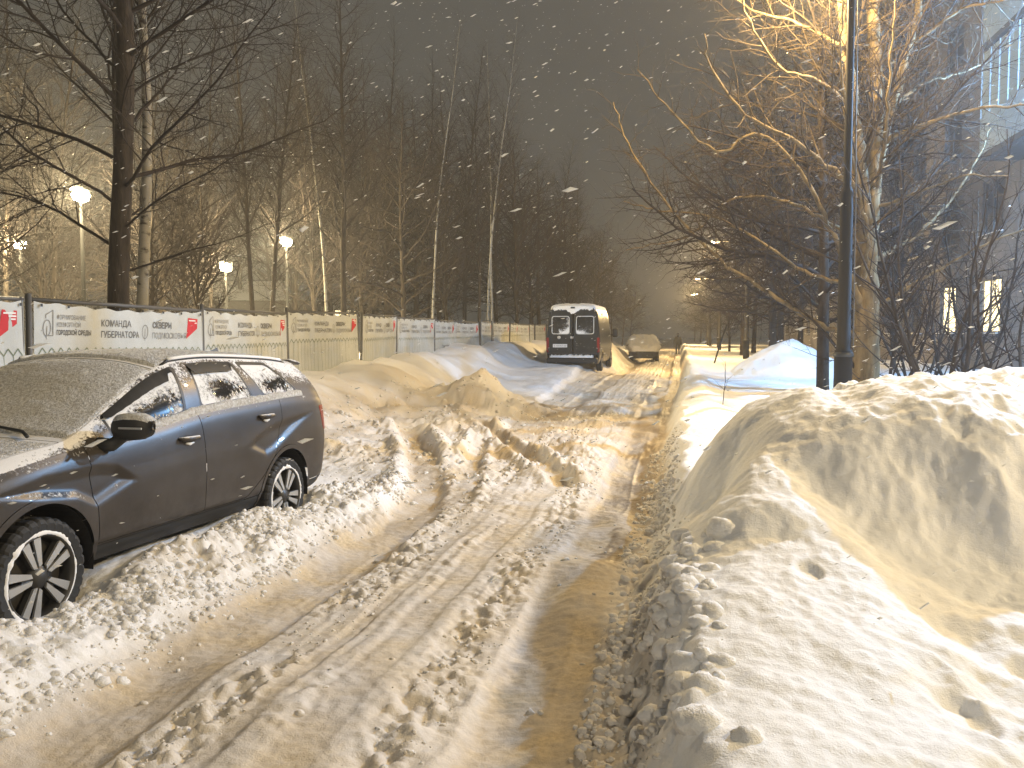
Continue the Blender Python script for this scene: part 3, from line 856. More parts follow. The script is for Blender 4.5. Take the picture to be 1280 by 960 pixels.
def build_car(label, cat='car'):
    S0 = car_half()
    T = thing('station_wagon', label, cat)
    # wheel arch openings
    def arch(a, hx, r): return np.hypot(a['x'] - hx, (a['z'] - .325) * (1 if True else 1)) - r
    S = S0
    for hx in (0.0, 2.635):
        S = S.clip(np.where(S.a['gv'] > 0, 1.0, arch(S.a, hx, .395)))
    trim = []
    for hx in (0.0, 2.635):
        q = S.clip(.035 - arch(S.a, hx, .395)).clip
        q = S.clip(np.where(S.a['gv'] > 0, -1.0, .034 - arch(S.a, hx, .395)))
        trim.append(q)
        S = S.clip(np.where(S.a['gv'] > 0, 1.0, arch(S.a, hx, .395) - .036))
    # sill strip
    sill = S.clip(np.where(S.a['gv'] > 0, -1.0, np.where(S.a['lv'] < .9, .395 - S.a['z'], -1.0)))
    S = S.clip(np.where(S.a['gv'] > 0, 1.0, S.a['z'] - .400))
    # glass
    a = S.a
    def height(a): return (a['gv'] - .12) * .32, (.86 - a['gv']) * .30
    def fd(a):
        lo, hi = height(a)
        return np.where(a['tv'] > 0, -1, rounded(lo, hi, line(1.325, 1.11, 1.25, 1.41)(a), 2.02 - a['x'], k=.03))
    def rd(a):
        lo, hi = height(a)
        return np.where(a['tv'] > 0, -1, rounded(lo, hi, -line(1.122, 1.12, 1.055, 1.42)(a), line(.455, 1.15, .52, 1.44)(a), k=.035))
    def qd(a):
        lo, hi = height(a)
        return np.where(a['tv'] > 0, -1, rounded(lo, hi, -line(.25, 1.165, .40, 1.42)(a), line(-.30, 1.16, .02, 1.45)(a), k=.035))
    glass = []
    for f in (fd, rd, qd):
        g = S.clip(f(S.a)); bd = S.clip(-f(S.a)).clip
        rest = S.clip(-f(S.a))
        border = rest.clip(f(rest.a) + .022)
        S = rest.clip(-(f(rest.a) + .022))
        glass.append((g, border))
    # doors
    P1 = [(2.215, .41), (2.215, .48), (2.262, .80), (2.278, 1.0), (2.26, 1.2), (1.195, 1.2), (1.180, .90), (1.168, .41)]
    P2 = [(1.168, .41), (1.180, .90), (1.195, 1.25), (.06, 1.25), (.09, 1.0), (.12, .86), (.22, .70), (.40, .54), (.62, .41)]
    doors = []; gaps = []
    for P in (P1, P2):
        f = lambda a: np.where(a['gv'] > .03, -1.0, polysdf(a['x'], a['z'], P))
        s_ = f(S.a)
        d = S.clip(s_ - .0028); r = S.clip(.0028 - s_)
        sr = f(r.a)
        gaps.append(r.clip(sr + .0028)); S = r.clip(-(sr + .0028)); doors.append(d)
    # hood, windscreen
    hood_f = lambda a: np.where(a['gv'] < .999, -1.0, rounded(a['x'] - 2.385, 3.30 - a['x'], (a['tv'] - .08) * .6, k=.03))
    s_ = hood_f(S.a); hood = S.clip(s_ - .003); r = S.clip(.003 - s_); gaps.append(r.clip(hood_f(r.a) + .003)); S = r.clip(-(hood_f(r.a) + .003))
    ws_f = lambda a: np.where(a['gv'] < .999, -1.0, rounded(2.33 - a['x'], a['x'] - 1.40, (a['tv'] - .07) * .6, k=.05))
    ws = S.clip(ws_f(S.a)); S = S.clip(-ws_f(S.a))
    rw_f = lambda a: np.where(a['gv'] < .999, -1.0, rounded(a['x'] + .86, -.70 - a['x'], (a['tv'] - .15) * .5, k=.03))
    rw = S.clip(rw_f(S.a)); S = S.clip(-rw_f(S.a))
    # lamps
    hl_f = lambda a: np.where(a['gv'] > 0, -1.0, rounded(a['x'] - 2.98, a['z'] - .66, .80 - a['z'], 3.44 - a['x'], k=.04))
    hl = S.clip(hl_f(S.a)); S = S.clip(-hl_f(S.a))
    tl_f = lambda a: np.where(a['gv'] > .0, -1.0, rounded(-.635 - a['x'] - (1.0 - a['z']) * .35, a['z'] - .82, 1.045 - a['z'], k=.03))
    tl = S.clip(tl_f(S.a)); S = S.clip(-tl_f(S.a))
    body = S + S.mirror()
    bo = body.build('body', 'car_paint', T)
    gall = None
    for g in gaps:
        g = g.offset(-.006); g = g + g.mirror(); gall = g if gall is None else gall + g
    gall.build('panel_gap', 'plastic', bo)
    for t in trim:
        for q in (t, t.mirror()): q.offset(.004).build('wheel_arch_trim', 'car_paint', T)
    for q in (sill, sill.mirror()): q.build('sill_trim', 'plastic', T)
    hd = (hood + hood.mirror()).build('hood', 'car_paint', T)
    for i, d in enumerate(doors):
        for sd in (1, -1):
            do = (d if sd > 0 else d.mirror()).build('door', 'car_paint', T)
            hx, hz = ((1.36, .945), (.355, 1.022))[i]
            yy = .878 * sd
            # recessed cup with a bar handle and snow caught in it
            cup = MB(); mbh = MB()
            poly = [(hx + .075 * math.cos(q), hz + .028 * math.sin(q)) for q in np.linspace(0, 2 * PI, 20, endpoint=False)]
            cup.prism([(p[0], p[1] - .006) for p in poly], yy - .012 * sd, yy + .0045 * sd)
            cup.build('handle_cup', 'plastic', do)
            mbh.tube([(hx + .098, yy - .006 * sd, hz + .004), (hx + .085, yy + .020 * sd, hz + .004), (hx, yy + .030 * sd, hz + .002), (hx - .085, yy + .020 * sd, hz), (hx - .098, yy - .006 * sd, hz)], [.012, .016, .017, .016, .012], 10)
            mbh.build('handle', 'car_paint', do, True)
            sn = MB().tube([(hx - .045, yy + .006 * sd, hz - .030), (hx, yy + .010 * sd, hz - .036), (hx + .04, yy + .006 * sd, hz - .030)], [.006, .011, .006], 8)
            sn.build('snow_in_handle', 'crust', do, True)
    gnames = ('window', 'window', 'quarter_window')
    for (g, bd), nm in zip(glass, gnames):
        x0, x1 = g.a['x'].min(), g.a['x'].max()
        u = (g.a['x'] - x0) / (x1 - x0); vv = (g.a['gv'] - .12) / .74
        hole = np.exp(-(((u - .42) / .42) ** 2 + ((vv - .30) / .32) ** 2) * 1.2)
        fr = .82 - .85 * hole + .25 * sm(.70, 1, vv)
        for sd in (1, -1):
            q = (g if sd > 0 else g.mirror()).offset(-.004)
            q.a = dict(q.a); q.a['frost'] = fr
            wo = q.build(nm, 'frost', T, ('frost',))
            (bd if sd > 0 else bd.mirror()).offset(-.001).build('window_seal', 'plastic', wo)
    q = (ws + ws.mirror()).offset(-.003); q.a = dict(q.a); q.a['frost'] = np.full(len(q.v), 1.6)
    wso = q.build('windscreen', 'frost', T, ('frost',))
    q = (rw + rw.mirror()).offset(-.003); q.a = dict(q.a); q.a['frost'] = np.full(len(q.v), .9)
    q.build('rear_window', 'frost', T, ('frost',))
    for s_, m_, nm in ((hl, 'clear_glass', 'headlight'), (tl, 'red_glass', 'taillight')):
        for q in (s_, s_.mirror()): q.offset(.002).build(nm, m_, T)
    # underside, ends and wheel wells
    ub = MB(); ub.box((1.27, 0, .33), (3.9, 1.40, .10)).build('underbody', 'plastic', T)
    xs_end = S0.v[S0.v[:, 0] > 3.4699]; fr = [tuple(p) for p in xs_end]
    mb = MB(); ring = fr + [(p[0], -p[1], p[2]) for p in fr[::-1]]; mb.add(ring, [tuple(range(len(ring)))])
    mb.box((3.455, 0, .55), (.05, .7, .20), bev=.01); mb.box((3.46, 0, .36), (.04, .9, .10), bev=.01)
    mb.build('grille', 'plastic', T)
    xs_end = S0.v[S0.v[:, 0] < -.9299]; fr = [tuple(p) for p in xs_end]
    ring = fr + [(p[0], -p[1], p[2]) for p in fr[::-1]]
    mb = MB(); mb.add(ring[::-1], [tuple(range(len(ring)))]); mb.build('tailgate', 'car_paint', T)
    MB().box((-.90, 0, .50), (.10, 1.35, .14), bev=.02).build('rear_bumper', 'plastic', T)
    for hx in (0.0, 2.635):
        for sd in (1, -1):
            w0 = MB(); prof = [(hx + .40 * math.cos(q), .325 + .40 * math.sin(q)) for q in np.linspace(-.15, PI + .15, 28)]
            v = [(p[0], sd * .845, p[1]) for p in prof] + [(p[0], sd * .52, p[1]) for p in prof]
            n = len(prof)
            w0.add(v, [(i, i + 1, i + 1 + n, i + n) for i in range(n - 1)] + [tuple(range(n, 2 * n))])
            w0.build('wheel_well', 'plastic', T)
    # rain visors over the door glass, roof rails, fin
    for sd in (1, -1):
        for (xa, xb) in ((1.27, 2.02), (.52, 1.08)):
            V = []
            F = []
            xx = np.linspace(xa, xb, 26)
            for i, x in enumerate(xx):
                b = S0.a
                col = np.abs(S0.v[:, 0] - x) < .014
                pts = S0.v[col & (S0.a['gv'] > .5) & (S0.a['tv'] == 0)]
                gvv = S0.a['gv'][col & (S0.a['gv'] > .5) & (S0.a['tv'] == 0)]
                for tgt, off in ((.91, .004), (.86, .016), (.75 if (.08 < i / 25 < .97) else .84, .022)):
                    k = np.argmin(np.abs(gvv - tgt)); p = pts[k]
                    V.append((x, sd * (p[1] + off), p[2]))
            for i in range(25):
                for k in range(2):
                    q = (i * 3 + k, i * 3 + k + 1, i * 3 + k + 4, i * 3 + k + 3)
                    F.append(q if sd > 0 else q[::-1])
            obj('window_visor', V, F, 'plastic', T)
        rail = MB()
        pts = []
        for x in np.linspace(-.45, 1.32, 22):
            i = np.argmin(np.abs(S0.v[:, 0] - x) + 10 * np.abs(S0.a['tv'] - .12) + 10 * (S0.a['gv'] < 1))
            p = S0.v[i]; lift = .010 if -.40 < x < 1.25 else -.01
            pts.append((x, sd * p[1], p[2] + lift))
        rail.tube(pts, .012, 8); ro = rail.build('roof_rail', 'plastic', T, True)
        MB().tube([(p[0], p[1], p[2] + .010) for p in pts[1:-1]], [.014] * 20, 8).build('rail_snow', 'crust', ro, True)
        # mirror: sail, arm and shell with a light strip
        ax, az = 2.06, 1.015
        mo = MB(); mo.tube([(ax + .08, sd * .80, .985), (ax + .05, sd * .88, .985), (ax + .01, sd * .93, 1.035)], [.05, .042, .035], 10)
        sh = []
        prof = [(.0, .04), (.03, .075), (.10, .088), (.18, .082), (.225, .062), (.25, .02)]
        V = []; F = []; n = 18
        for (d, rr) in prof:
            for k in range(n):
                q = 2 * PI * k / n
                V.append((ax - .012 + math.copysign(abs(math.cos(q)) ** .7, math.cos(q)) * rr * .85 + .02 - d * .12, sd * (.865 + d), 1.085 + math.copysign(abs(math.sin(q)) ** .8, math.sin(q)) * rr * .92 + d * .03))
        for i in range(len(prof) - 1):
            for k in range(n):
                q = (i * n + k, i * n + (k + 1) % n, (i + 1) * n + (k + 1) % n, (i + 1) * n + k)
                F.append(q[::-1] if sd > 0 else q)
        F.append(tuple(range(n))); F.append(tuple(range((len(prof) - 1) * n, len(prof) * n)))
        mo.add(V, F)
        me_ = mo.build('mirror', 'plastic', T, True)
        MB().box((ax + .068, sd * 1.02, 1.088), (.012, .16, .012), bev=.003).build('turn_signal', 'alloy', me_)
        cap = []
        capf = []
        for i, (d, rr) in enumerate(prof):
            for k in range(9):
                q = PI * (.08 + .84 * k / 8)
                th = .009 if 0 < i < len(prof) - 1 and 0 < k < 8 else -.006
                cap.append((ax - .012 + math.cos(q) * rr * .85 + .02 - d * .12, sd * (.865 + d), 1.085 + (math.sin(q)) ** .8 * rr * .92 + d * .03 + th))
        for i in range(len(prof) - 1):
            for k in range(8):
                q = (i * 9 + k, i * 9 + k + 1, i * 9 + k + 10, i * 9 + k + 9)
                capf.append(q[::-1] if sd > 0 else q)
        obj('mirror_snow', cap, capf, 'thin_snow', me_)
        # wiper on the near cowl
    for y0 in (.55, -.15):
        MB().tube([(2.40, y0, 1.055), (2.33, y0 - .1, 1.075), (2.24, y0 - .62, 1.125)], [.012, .010, .006], 6).build('wiper', 'plastic', T, True)
    fin = MB(); fin.add([(-.30, .0, 1.50), (-.30, .02, 1.505), (-.12, .0, 1.51), (-.30, -.02, 1.505), (-.33, 0, 1.57), (-.36, 0, 1.50)], [(0, 1, 4), (1, 2, 4), (2, 3, 4), (3, 0, 4), (1, 0, 5), (5, 4, 1), (5, 3, 4)]); fin.build('roof_fin', 'plastic', T)
    sp = MB(); V = []
    sp.box((-.70, 0, 1.437), (.20, 1.14, .030), rot=Matrix.Rotation(R(-9), 3, 'Y'), bev=.012).build('spoiler', 'car_paint', T)
    # snow lying on roof, windscreen and bonnet: a thin sheet that follows the panels
    def sheet(s_, th, edge_f, nm):
        e = sm(0, .05, edge_f(s_.a))
        nse = fbm(s_.v[:, 0] * 9, s_.v[:, 1] * 9, 301, 3) + .6 * fbm(s_.v[:, 0] * 40, s_.v[:, 1] * 40, 302, 2)
        q = s_.offset(-.004 + e * (th + th * .22 * nse))
        q = q + q.mirror()
        return q.build(nm, 'thin_snow', T)
    top = S0.clip(np.where(S0.a['gv'] < .999, -1.0, 1.0))
    roof_f = lambda a: rounded(1.385 - a['x'], a['x'] + .66, (a['tv'] - .10) * .8, k=.03)
    sheet(top.clip(roof_f(top.a)), .020, roof_f, 'roof_snow')
    sheet(top.clip(ws_f(top.a)), .014, lambda a: ws_f(a) + .0, 'windscreen_snow')
    hs_f = lambda a: rounded(a['x'] - 2.40, 3.28 - a['x'], (a['tv'] - .13) * .7, k=.03)
    sheet(top.clip(hs_f(top.a)), .012, hs_f, 'hood_snow')
    # snow ledge along the waistline
    for sd in (1, -1):
        V = []; F = []
        xx = np.linspace(-.35, 1.95, 70)
        for i, x in enumerate(xx):
            col = np.abs(S0.v[:, 0] - x) < .02
            c1 = S0.v[col & (S0.a['gv'] > .04) & (S0.a['gv'] < .13)].mean(0)
            c0 = S0.v[col & (S0.a['lv'] > .955) & (S0.a['gv'] < .001)].mean(0)
            tk = .009 + .005 * math.sin(x * 17) + .004 * math.sin(x * 41)
            tk *= min(1, i / 4, (69 - i) / 4)
            V += [(x, sd * (c1[1] - .002), c1[2] + .004), (x, sd * (c1[1] + .010), c1[2] + tk), (x, sd * (c0[1] + .006), c0[2] + tk * .9), (x, sd * (c0[1] + .004), c0[2] - .012)]
        for i in range(69):
            for k in range(3):
                q = (i * 4 + k, i * 4 + k + 1, i * 4 + k + 5, i * 4 + k + 4)
                F.append(q[::-1] if sd > 0 else q)
        obj('waistline_snow', V, F, 'thin_snow', T)
    w1 = build_wheel('wheel')
    first = True
    for hx in (2.635, 0.0):
        for sd in (1, -1):
            wq = w1 if first else copy_tree(w1)
            first = False
            wq.parent = T; wq.location = (hx, sd * .765, .322)
            wq.rotation_euler = (0, (.35 if hx else -.5), 0 if sd > 0 else PI)
    return T

car = build_car('bronze-grey station wagon with silver alloy wheels, frosted with blown snow')
CARFW = Vector((-0.04519, -0.99898, 0))
car.location = (-4.105, 6.552, 0.0)
car.rotation_euler = (0, R(-1.0), math.atan2(CARFW.y, CARFW.x))

# ================================================================== STREET LAMPS
MT['bulb'] = mat('lit_lamp', (0.9, 0.8, 0.6), 0.4, emit=(1.0, 0.78, 0.42), estr=26.0)
MT['bulb_far'] = mat('lit_lamp_far', (0.9, 0.8, 0.6), 0.4, emit=(1.0, 0.86, 0.58), estr=60.0)
def lamp_light(parent, loc, power, color, r=0.12):
    l = bpy.data.lights.new('lamp_light', 'POINT'); l.energy = power; l.color = color; l.shadow_soft_size = r
    o = bpy.data.objects.new('lamp_light', l); COL.objects.link(o); o.parent = parent; o.location = loc
    return o

def street_lamp(x, y, label, power, H=7.75, arm=(-1.25, 0.0), group='lamp posts beside the road', z=None, rot=0.0, color=WARM, soft=0.15):
    z = gz(x, y) - 0.05 if z is None else z
    T = thing('street_lamp', label, 'street lamp', (x, y, z), rot, group)
    H = H - z
    p = MB()
    p.lathe([(.0, 0), (.135, 0), (.135, .95), (.125, 1.0), (.100, 1.02), (.092, 3.4), (.080, 3.45), (.058, 3.5), (.055, H - .05), (.0, H)], 20, 'z')
    p.build('pole', 'pole', T, True)
    b = MB(); b.lathe([(.15, .90), (.155, .93), (.15, .96), (.138, .97)], 20, 'z').build('base_collar', 'dark_metal', T, True)
    ax, ay = arm
    MB().tube([(0, 0, H - .25), (ax * .25, ay * .25, H + .02), (ax * .65, ay * .65, H + .14), (ax, ay, H + .16)], [.034, .032, .030, .028], 10).build('arm', 'steel', T, True)
    L = math.hypot(ax, ay); ux, uy = ax / L, ay / L
    hd = MB()
    rot3 = Matrix.Rotation(math.atan2(uy, ux), 3, 'Z')
    hd.box((ax + ux * .28, ay + uy * .28, H + .17), (.62, .26, .09), rot=rot3, bev=.03)
    ho = hd.build('lamp_head', 'dark_metal', T)
    MB().box((ax + ux * .32, ay + uy * .32, H + .117), (.34, .18, .012), rot=rot3, bev=.004).build('lens', 'bulb', ho)
    # power cable running down the pole
    cab = MB()
    cab.tube([(.075, -.085, H - .4), (.085, -.095, H * .6), (.112, -.078, 3.3), (.125, -.085, 1.0)], .011, 6)
    cab.build('cable', 'steel', T, True)
    lamp_light(ho, (ax + ux * .32, ay + uy * .32, H - soft + .08), power, color, soft)
    return T

L1 = at(1053, 490, 13.0)
street_lamp(L1.x, L1.y, 'tall grey steel lamp post rising just behind the near snow heap', WARM_POWER * 1.4, H=7.9, arm=(-0.40, 0.85), group=None)
street_lamp(2.85, 38.3, 'grey lamp post with a thick dark base opposite the van', WARM_POWER * 1.4, H=5.6, group=None)
street_lamp(2.8, 63.0, 'lamp post among the far roadside trees', WARM_POWER * 1.5, H=5.6)
street_lamp(2.8, 88.0, 'lamp post among the far roadside trees', WARM_POWER * 1.8, H=5.6)
street_lamp(12.6, 6.3, 'lower lamp post standing in the yard, right of the near snow heap', YARD_POWER, H=8.4, arm=(-0.8, 0.1), group=None, color=YARD, soft=0.40)
street_lamp(4.8, -9.5, 'extra lamp post added out of view to fill the foreground shadows', WARM_POWER * 0.85, group=None, color=(1.0, 0.87, 0.66), soft=0.3)  # unseen post added behind the camera to lighten the near shadows

def park_lamp(px, py, depth, label, power, color=(1.0, 0.80, 0.45)):
    c = at(px, py, depth)
    gzz = gz(c.x, c.y, False)
    T = thing('park_lamp', label, 'street lamp', (c.x, c.y, gzz), 0, 'lamp posts in the park')
    H = c.z - gzz
    MB().lathe([(.0, 0), (.09, 0), (.085, .9), (.055, 1.0), (.04, H - .3), (.0, H - .25)], 12, 'z').build('pole', 'lamp_iron', T, True)
    MB().lathe([(.0, H + .16), (.18, H + .13), (.26, H + .05), (.25, H + .03), (.0, H + .03)], 20, 'z').build('lamp_shade', 'dark_metal', T, True)
    V = MB().lathe([(.0, H + .03), (.17, H + .02), (.22, H - .08), (.16, H - .20), (.0, H - .25)], 20, 'z').build('bulb_glass', 'bulb_far', T, True)
    MB().tube([(0, 0, H - .3), (.22, 0, H - .22), (.25, 0, H + .04)], .012, 6).build('bracket', 'dark_metal', T, True)
    lamp_light(T, (0, -.50, H - .06), power, color, .16)
    return T
park_lamp(101, 240, 21, 'bright globe park lamp beside the thick trunk and the birch', 4200)
park_lamp(25, 302, 27, 'small lit park lamp over the fence, farthest from the road', 3600)
park_lamp(282, 331, 29, 'lit park lamp low among the multi-stemmed trees', 3600)
park_lamp(358, 300, 31, 'lit park lamp high between two thin dark trunks', 3600)

# ================================================================== FENCE WITH PRINTED BANNERS
def banner_mat():
    m = mat('banner_cloth', (0.56, 0.58, 0.56), 0.85, spec=0.2)
    k = NT(m)
    k.put(k.b.inputs['Base Color'], k.mix(k.ramp(k.noise(1.3, 4), (0.35, 0.0), (0.7, 1.0)), (0.43, 0.45, 0.44), (0.53, 0.55, 0.54)))
    k.b.inputs['Transmission Weight'].default_value = 0.0
    k.bump(k.noise(5, 3), 0.25, 0.02)
    return m
MT['banner'] = banner_mat()
MT['ink'] = mat('dark_print', (0.14, 0.14, 0.135), 0.85)
MT['ink_grey'] = mat('grey_print', (0.23, 0.23, 0.22), 0.85)
MT['ink_green'] = mat('green_print', (0.17, 0.20, 0.14), 0.85)
MT['ink_red'] = mat('red_print', (0.50, 0.03, 0.04), 0.85)
PW, PH = 3.10, 2.02

def text_mesh(txt, size, bold=0.0):
    c = bpy.data.curves.new('t', 'FONT'); c.body = txt; c.size = size; c.resolution_u = 2; c.offset = bold
    o = bpy.data.objects.new('t', c); COL.objects.link(o)
    dg = bpy.context.evaluated_depsgraph_get(); dg.update()
    me = bpy.data.meshes.new_from_object(o.evaluated_get(dg))
    v = np.array([p.co[:] for p in me.vertices]).reshape(-1, 3); f = [tuple(p.vertices) for p in me.polygons]
    bpy.data.objects.remove(o); bpy.data.curves.remove(c); bpy.data.meshes.remove(me)
    return v, f

def lettering():
    """the printed word blocks, in panel coordinates (x along the panel, z up)"""
    def put(txt, x, z, size, width, bold=0.0):
        v, f = text_mesh(txt, size, bold)
        mb = MB(); k = width / max(1e-6, v[:, 0].max() - v[:, 0].min())
        mb.add([(x + p[0] * k, 0, z + p[1]) for p in v], f)
        return mb
    return [(put('ФОРМИРОВАНИЕ', .36, 1.795, .070, .44), 'ink_grey'), (put('КОМФОРТНОЙ', .36, 1.715, .070, .37), 'ink_grey'),
            (put('ГОРОДСКОЙ СРЕДЫ', .36, 1.630, .072, .52, .002), 'ink'),
            (put('КОМАНДА', 1.06, 1.735, .105, .50, .001), 'ink'), (put('ГУБЕРНАТОРА', 1.06, 1.605, .105, .64, .001), 'ink'),
            (put('СКВЕРЫ', 1.95, 1.730, .105, .41, .004), 'ink'), (put('ПОДМОСКОВЬЯ', 1.95, 1.600, .105, .72), 'ink_grey')], put('Сделаем вместе', 1.08, 1.16, .15, 1.15, .004)
LETTERS, SLOGAN = lettering()
def ribbon(mb, pts, wd):
    for (a, b) in zip(pts[:-1], pts[1:]):
        dx, dz = b[0] - a[0], b[1] - a[1]; L = math.hypot(dx, dz)
        n = max(1, int(L / .35)); nxx, nzz = -dz / L * wd / 2, dx / L * wd / 2
        for i in range(n):
            p = (a[0] + dx * i / n, a[1] + dz * i / n); q = (a[0] + dx * (i + 1) / n, a[1] + dz * (i + 1) / n)
            mb.add([(p[0] - nxx, 0, p[1] - nzz), (q[0] - nxx, 0, q[1] - nzz), (q[0] + nxx, 0, q[1] + nzz), (p[0] + nxx, 0, p[1] + nzz)], [(0, 1, 2, 3)])
PICK = MB(); NP = 22
for i in range(NP):
    x0 = .10 + (PW - .2) * i / NP; x1 = .10 + (PW - .2) * (i + 1) / NP; xm = (x0 + x1) / 2
    ribbon(PICK, [(x0, 1.42), (xm, 1.49), (x1, 1.42)], .014)
    ribbon(PICK, [(x0, 1.42), (x0, .10)], .008)
LOGO = MB()
ribbon(LOGO, [(.20, 1.84), (.30, 1.89), (.31, 1.62), (.24, 1.62)], .012); ribbon(LOGO, [(.20, 1.84), (.20, 1.80)], .012)
ribbon(LOGO, [(.22 + .055 * math.cos(q), 1.70 + .085 * math.sin(q)) for q in np.linspace(0, 2 * PI, 15)], .012)
ribbon(LOGO, [(.22, 1.58), (.22, 1.72)], .010)
LOGO2 = MB()
ribbon(LOGO2, [(1.82 + .05 * math.cos(q), 1.68 + .085 * math.sin(q)) for q in np.linspace(0, 2 * PI, 13)], .010); ribbon(LOGO2, [(1.82, 1.57), (1.82, 1.72)], .008)
RED = MB(); 
RED.add([(2.73, 0, 1.88), (2.94, 0, 1.87), (2.93, 0, 1.74), (2.68, 0, 1.60)], [(0, 3, 2, 1)])
REDW = MB()
for (xx, zz, ww_) in ((2.745, 1.845, .17), (2.81, 1.815, .11), (2.84, 1.785, .07)): ribbon(REDW, [(xx, zz), (xx + ww_, zz)], .016)

def banner_wave(u, v, seed):
    """how far the cloth stands off its frame"""
    u = np.asarray(u, float); v = np.asarray(v, float)
    return 1.5 * (0.030 * gn(u * 1.1 + seed * 7.7, v * .5, 400) + 0.016 * gn(u * 3.4 + v * .8, v * 1.2 + seed, 401) + .012 * gn(u * .6, v * 5 + seed * 3, 402) * sm(.3, 0, u)) * sm(0, .12, u) * sm(PW, PW - .12, u) - .012
def wrap(v, seed, off):
    v = np.array(v, float)
    v[:, 1] = -banner_wave(v[:, 0], v[:, 2], seed) * 1.0 - off
    return v

FENCE_GROUP = 'banner fence panels along the snow ridge'
def fence_panel(p0, p1, seed, label, lift, group=FENCE_GROUP, slogan=False):
    """p0, p1: feet of its two ends (world). Local x runs p0 -> p1, local -y faces the road"""
    d = p1 - p0; L = d.length; rz = math.atan2(d.y, d.x)
    T = thing('fence_panel', label, 'fence', p0, rz, group)
    sx = L / PW
    nu, nv = 44, 20
    uu, vv = np.meshgrid(np.linspace(0.05, PW - .05, nu), np.linspace(.06, 1, nv))
    top = PH - .05 - .045 * np.sin(PI * uu / PW) * (.3 + .7 * random.random()) + .012 * np.cos(uu * 2 * PI / .38)
    z = vv * top
    pts = np.stack([uu.ravel(), -banner_wave(uu.ravel(), z.ravel(), seed), z.ravel()], 1)
    i, j = np.meshgrid(np.arange(nu - 1), np.arange(nv - 1)); b = (j * nu + i).ravel()
    F = np.stack([b, b + 1, b + nu + 1, b + nu], 1)
    def add(v, f, nm, m_, par, smooth=True):
        v = np.array(v, float); v[:, 0] *= sx
        return obj(nm, v, f, m_, par, smooth)
    bo = add(pts, F, 'banner', 'banner', T)
    for mb_, m_ in LETTERS + ([(SLOGAN, 'ink')] if slogan else []):
        add(wrap(mb_.v, seed, .005), mb_.f, 'lettering', m_, bo, False)
    for mb_, m_, nm, off in ((PICK, 'ink_green', 'picket_print', .004), (LOGO, 'ink_grey', 'emblem', .004), (LOGO2, 'ink_grey', 'emblem', .004), (RED, 'ink_red', 'red_emblem', .004), (REDW, 'white_paint', 'emblem_lines', .007)):
        add(wrap(mb_.v, seed, off), mb_.f, nm, m_, bo, False)
    fr = MB()
    post = MB().tube([(0, .02, -.3), (0, .02, PH + .03)], .030, 10); post.build('post', 'steel', T, True)
    MB().tube([(L - .07, .03, -.3), (L - .07, .03, PH - .01)], .024, 10).build('post', 'steel', T, True)
    MB().tube([(.0, .035, PH - .03), (L - .02, .035, PH - .03)], .022, 8).build('top_rail', 'steel', T, True)
    MB().tube([(.0, .035, .12), (L - .02, .035, .12)], .020, 8).build('bottom_rail', 'steel', T, True)
    mesh_ = MB()
    for k in range(8):
        xk = .12 + (L - .24) * k / 7
        MB().box((xk, -.020 - float(banner_wave(xk / sx, PH - .09, seed)), PH - .085), (.022, .008, .03)).build('clip', 'dark_metal', bo)
    return T
n_pan = 15
feet = []
for n in range(-1, n_pan + 1):
    xj = 640 * 0
    yy = 7.48 + 3.137 * n
    xx = -6.47 - .098 * n + (.10 if n % 2 else -.10) * (.7 + .5 * random.random())
    lift = (.03 + .012 * n + .05 * random.random()) if n >= 0 else .03
    feet.append(Vector((xx, yy, lift)))
for n in range(n_pan + 1):
    if n == 0: lab = 'pale banner fence panel beyond the wagon\'s bonnet, cut by its windscreen'
    elif n == 1: lab = 'pale banner fence panel with black lettering just above the wagon\'s snowy roof'
    elif n == 2: lab = 'printed fence panel standing out above the wagon\'s rear spoiler'
    elif n == 6: lab = 'banner fence panel with a line of large words low among its pickets'
    elif n in (3, 4, 5): lab = ('first', 'second', 'third')[n - 3] + ' printed fence panel past the wagon\'s tail, counted towards the van'
    elif n in (7, 8): lab = ('first', 'second')[n - 7] + ' banner panel after the one with large low words, towards the van'
    else: lab = 'printed banner fence panel standing in the snow ridge near and behind the van'
    T = fence_panel(feet[n], feet[n + 1], n + 1.0, lab, 0, FENCE_GROUP if n > 8 else None, n == 6)
    T.rotation_euler = (R(random.uniform(-2.5, 2.5)), R(random.uniform(-.8, .8)), T.rotation_euler.z)

# ================================================================== BUILDING ON THE RIGHT
def wall_mat():
    m = mat('rendered_wall', (0.30, 0.26, 0.22), 0.9, spec=0.2)
    k = NT(m)
    k.put(k.b.inputs['Base Color'], k.mix(k.ramp(k.noise(0.8, 5), (0.3, 0.0), (0.7, 1.0)), (0.17, 0.16, 0.155), (0.23, 0.215, 0.205)))
    k.bump(k.noise(40, 3), 0.3, 0.01)
    return m
MT['wall'] = wall_mat()
MT['joint'] = mat('wall_joint', (0.12, 0.11, 0.10), 0.9)
MT['pale_panel'] = mat('pale_blue_panel', (0.42, 0.50, 0.56), 0.7)
MT['win_frame'] = mat('window_frame', (0.6, 0.6, 0.58), 0.5)
MT['win_frame_dark'] = mat('brown_window_frame', (0.14, 0.13, 0.12), 0.6)
MT['win_dark'] = mat('dark_pane', (0.05, 0.05, 0.052), 0.3)
MT['win_lit'] = mat('lit_pane', (0.8, 0.7, 0.4), 0.4, emit=(1.0, 0.83, 0.50), estr=3.0)
BX, COLW, FLH, Z0B = 9.2, 4.1, 3.0, 0.55
B = thing('apartment_block', 'brown-grey apartment block behind the right-hand trees, two ground-floor windows lit', 'building', (BX, 0, Z0B - .6))
nb_lo, nb_hi = -2, 21
y_c0 = 27.96 - 6 * COLW
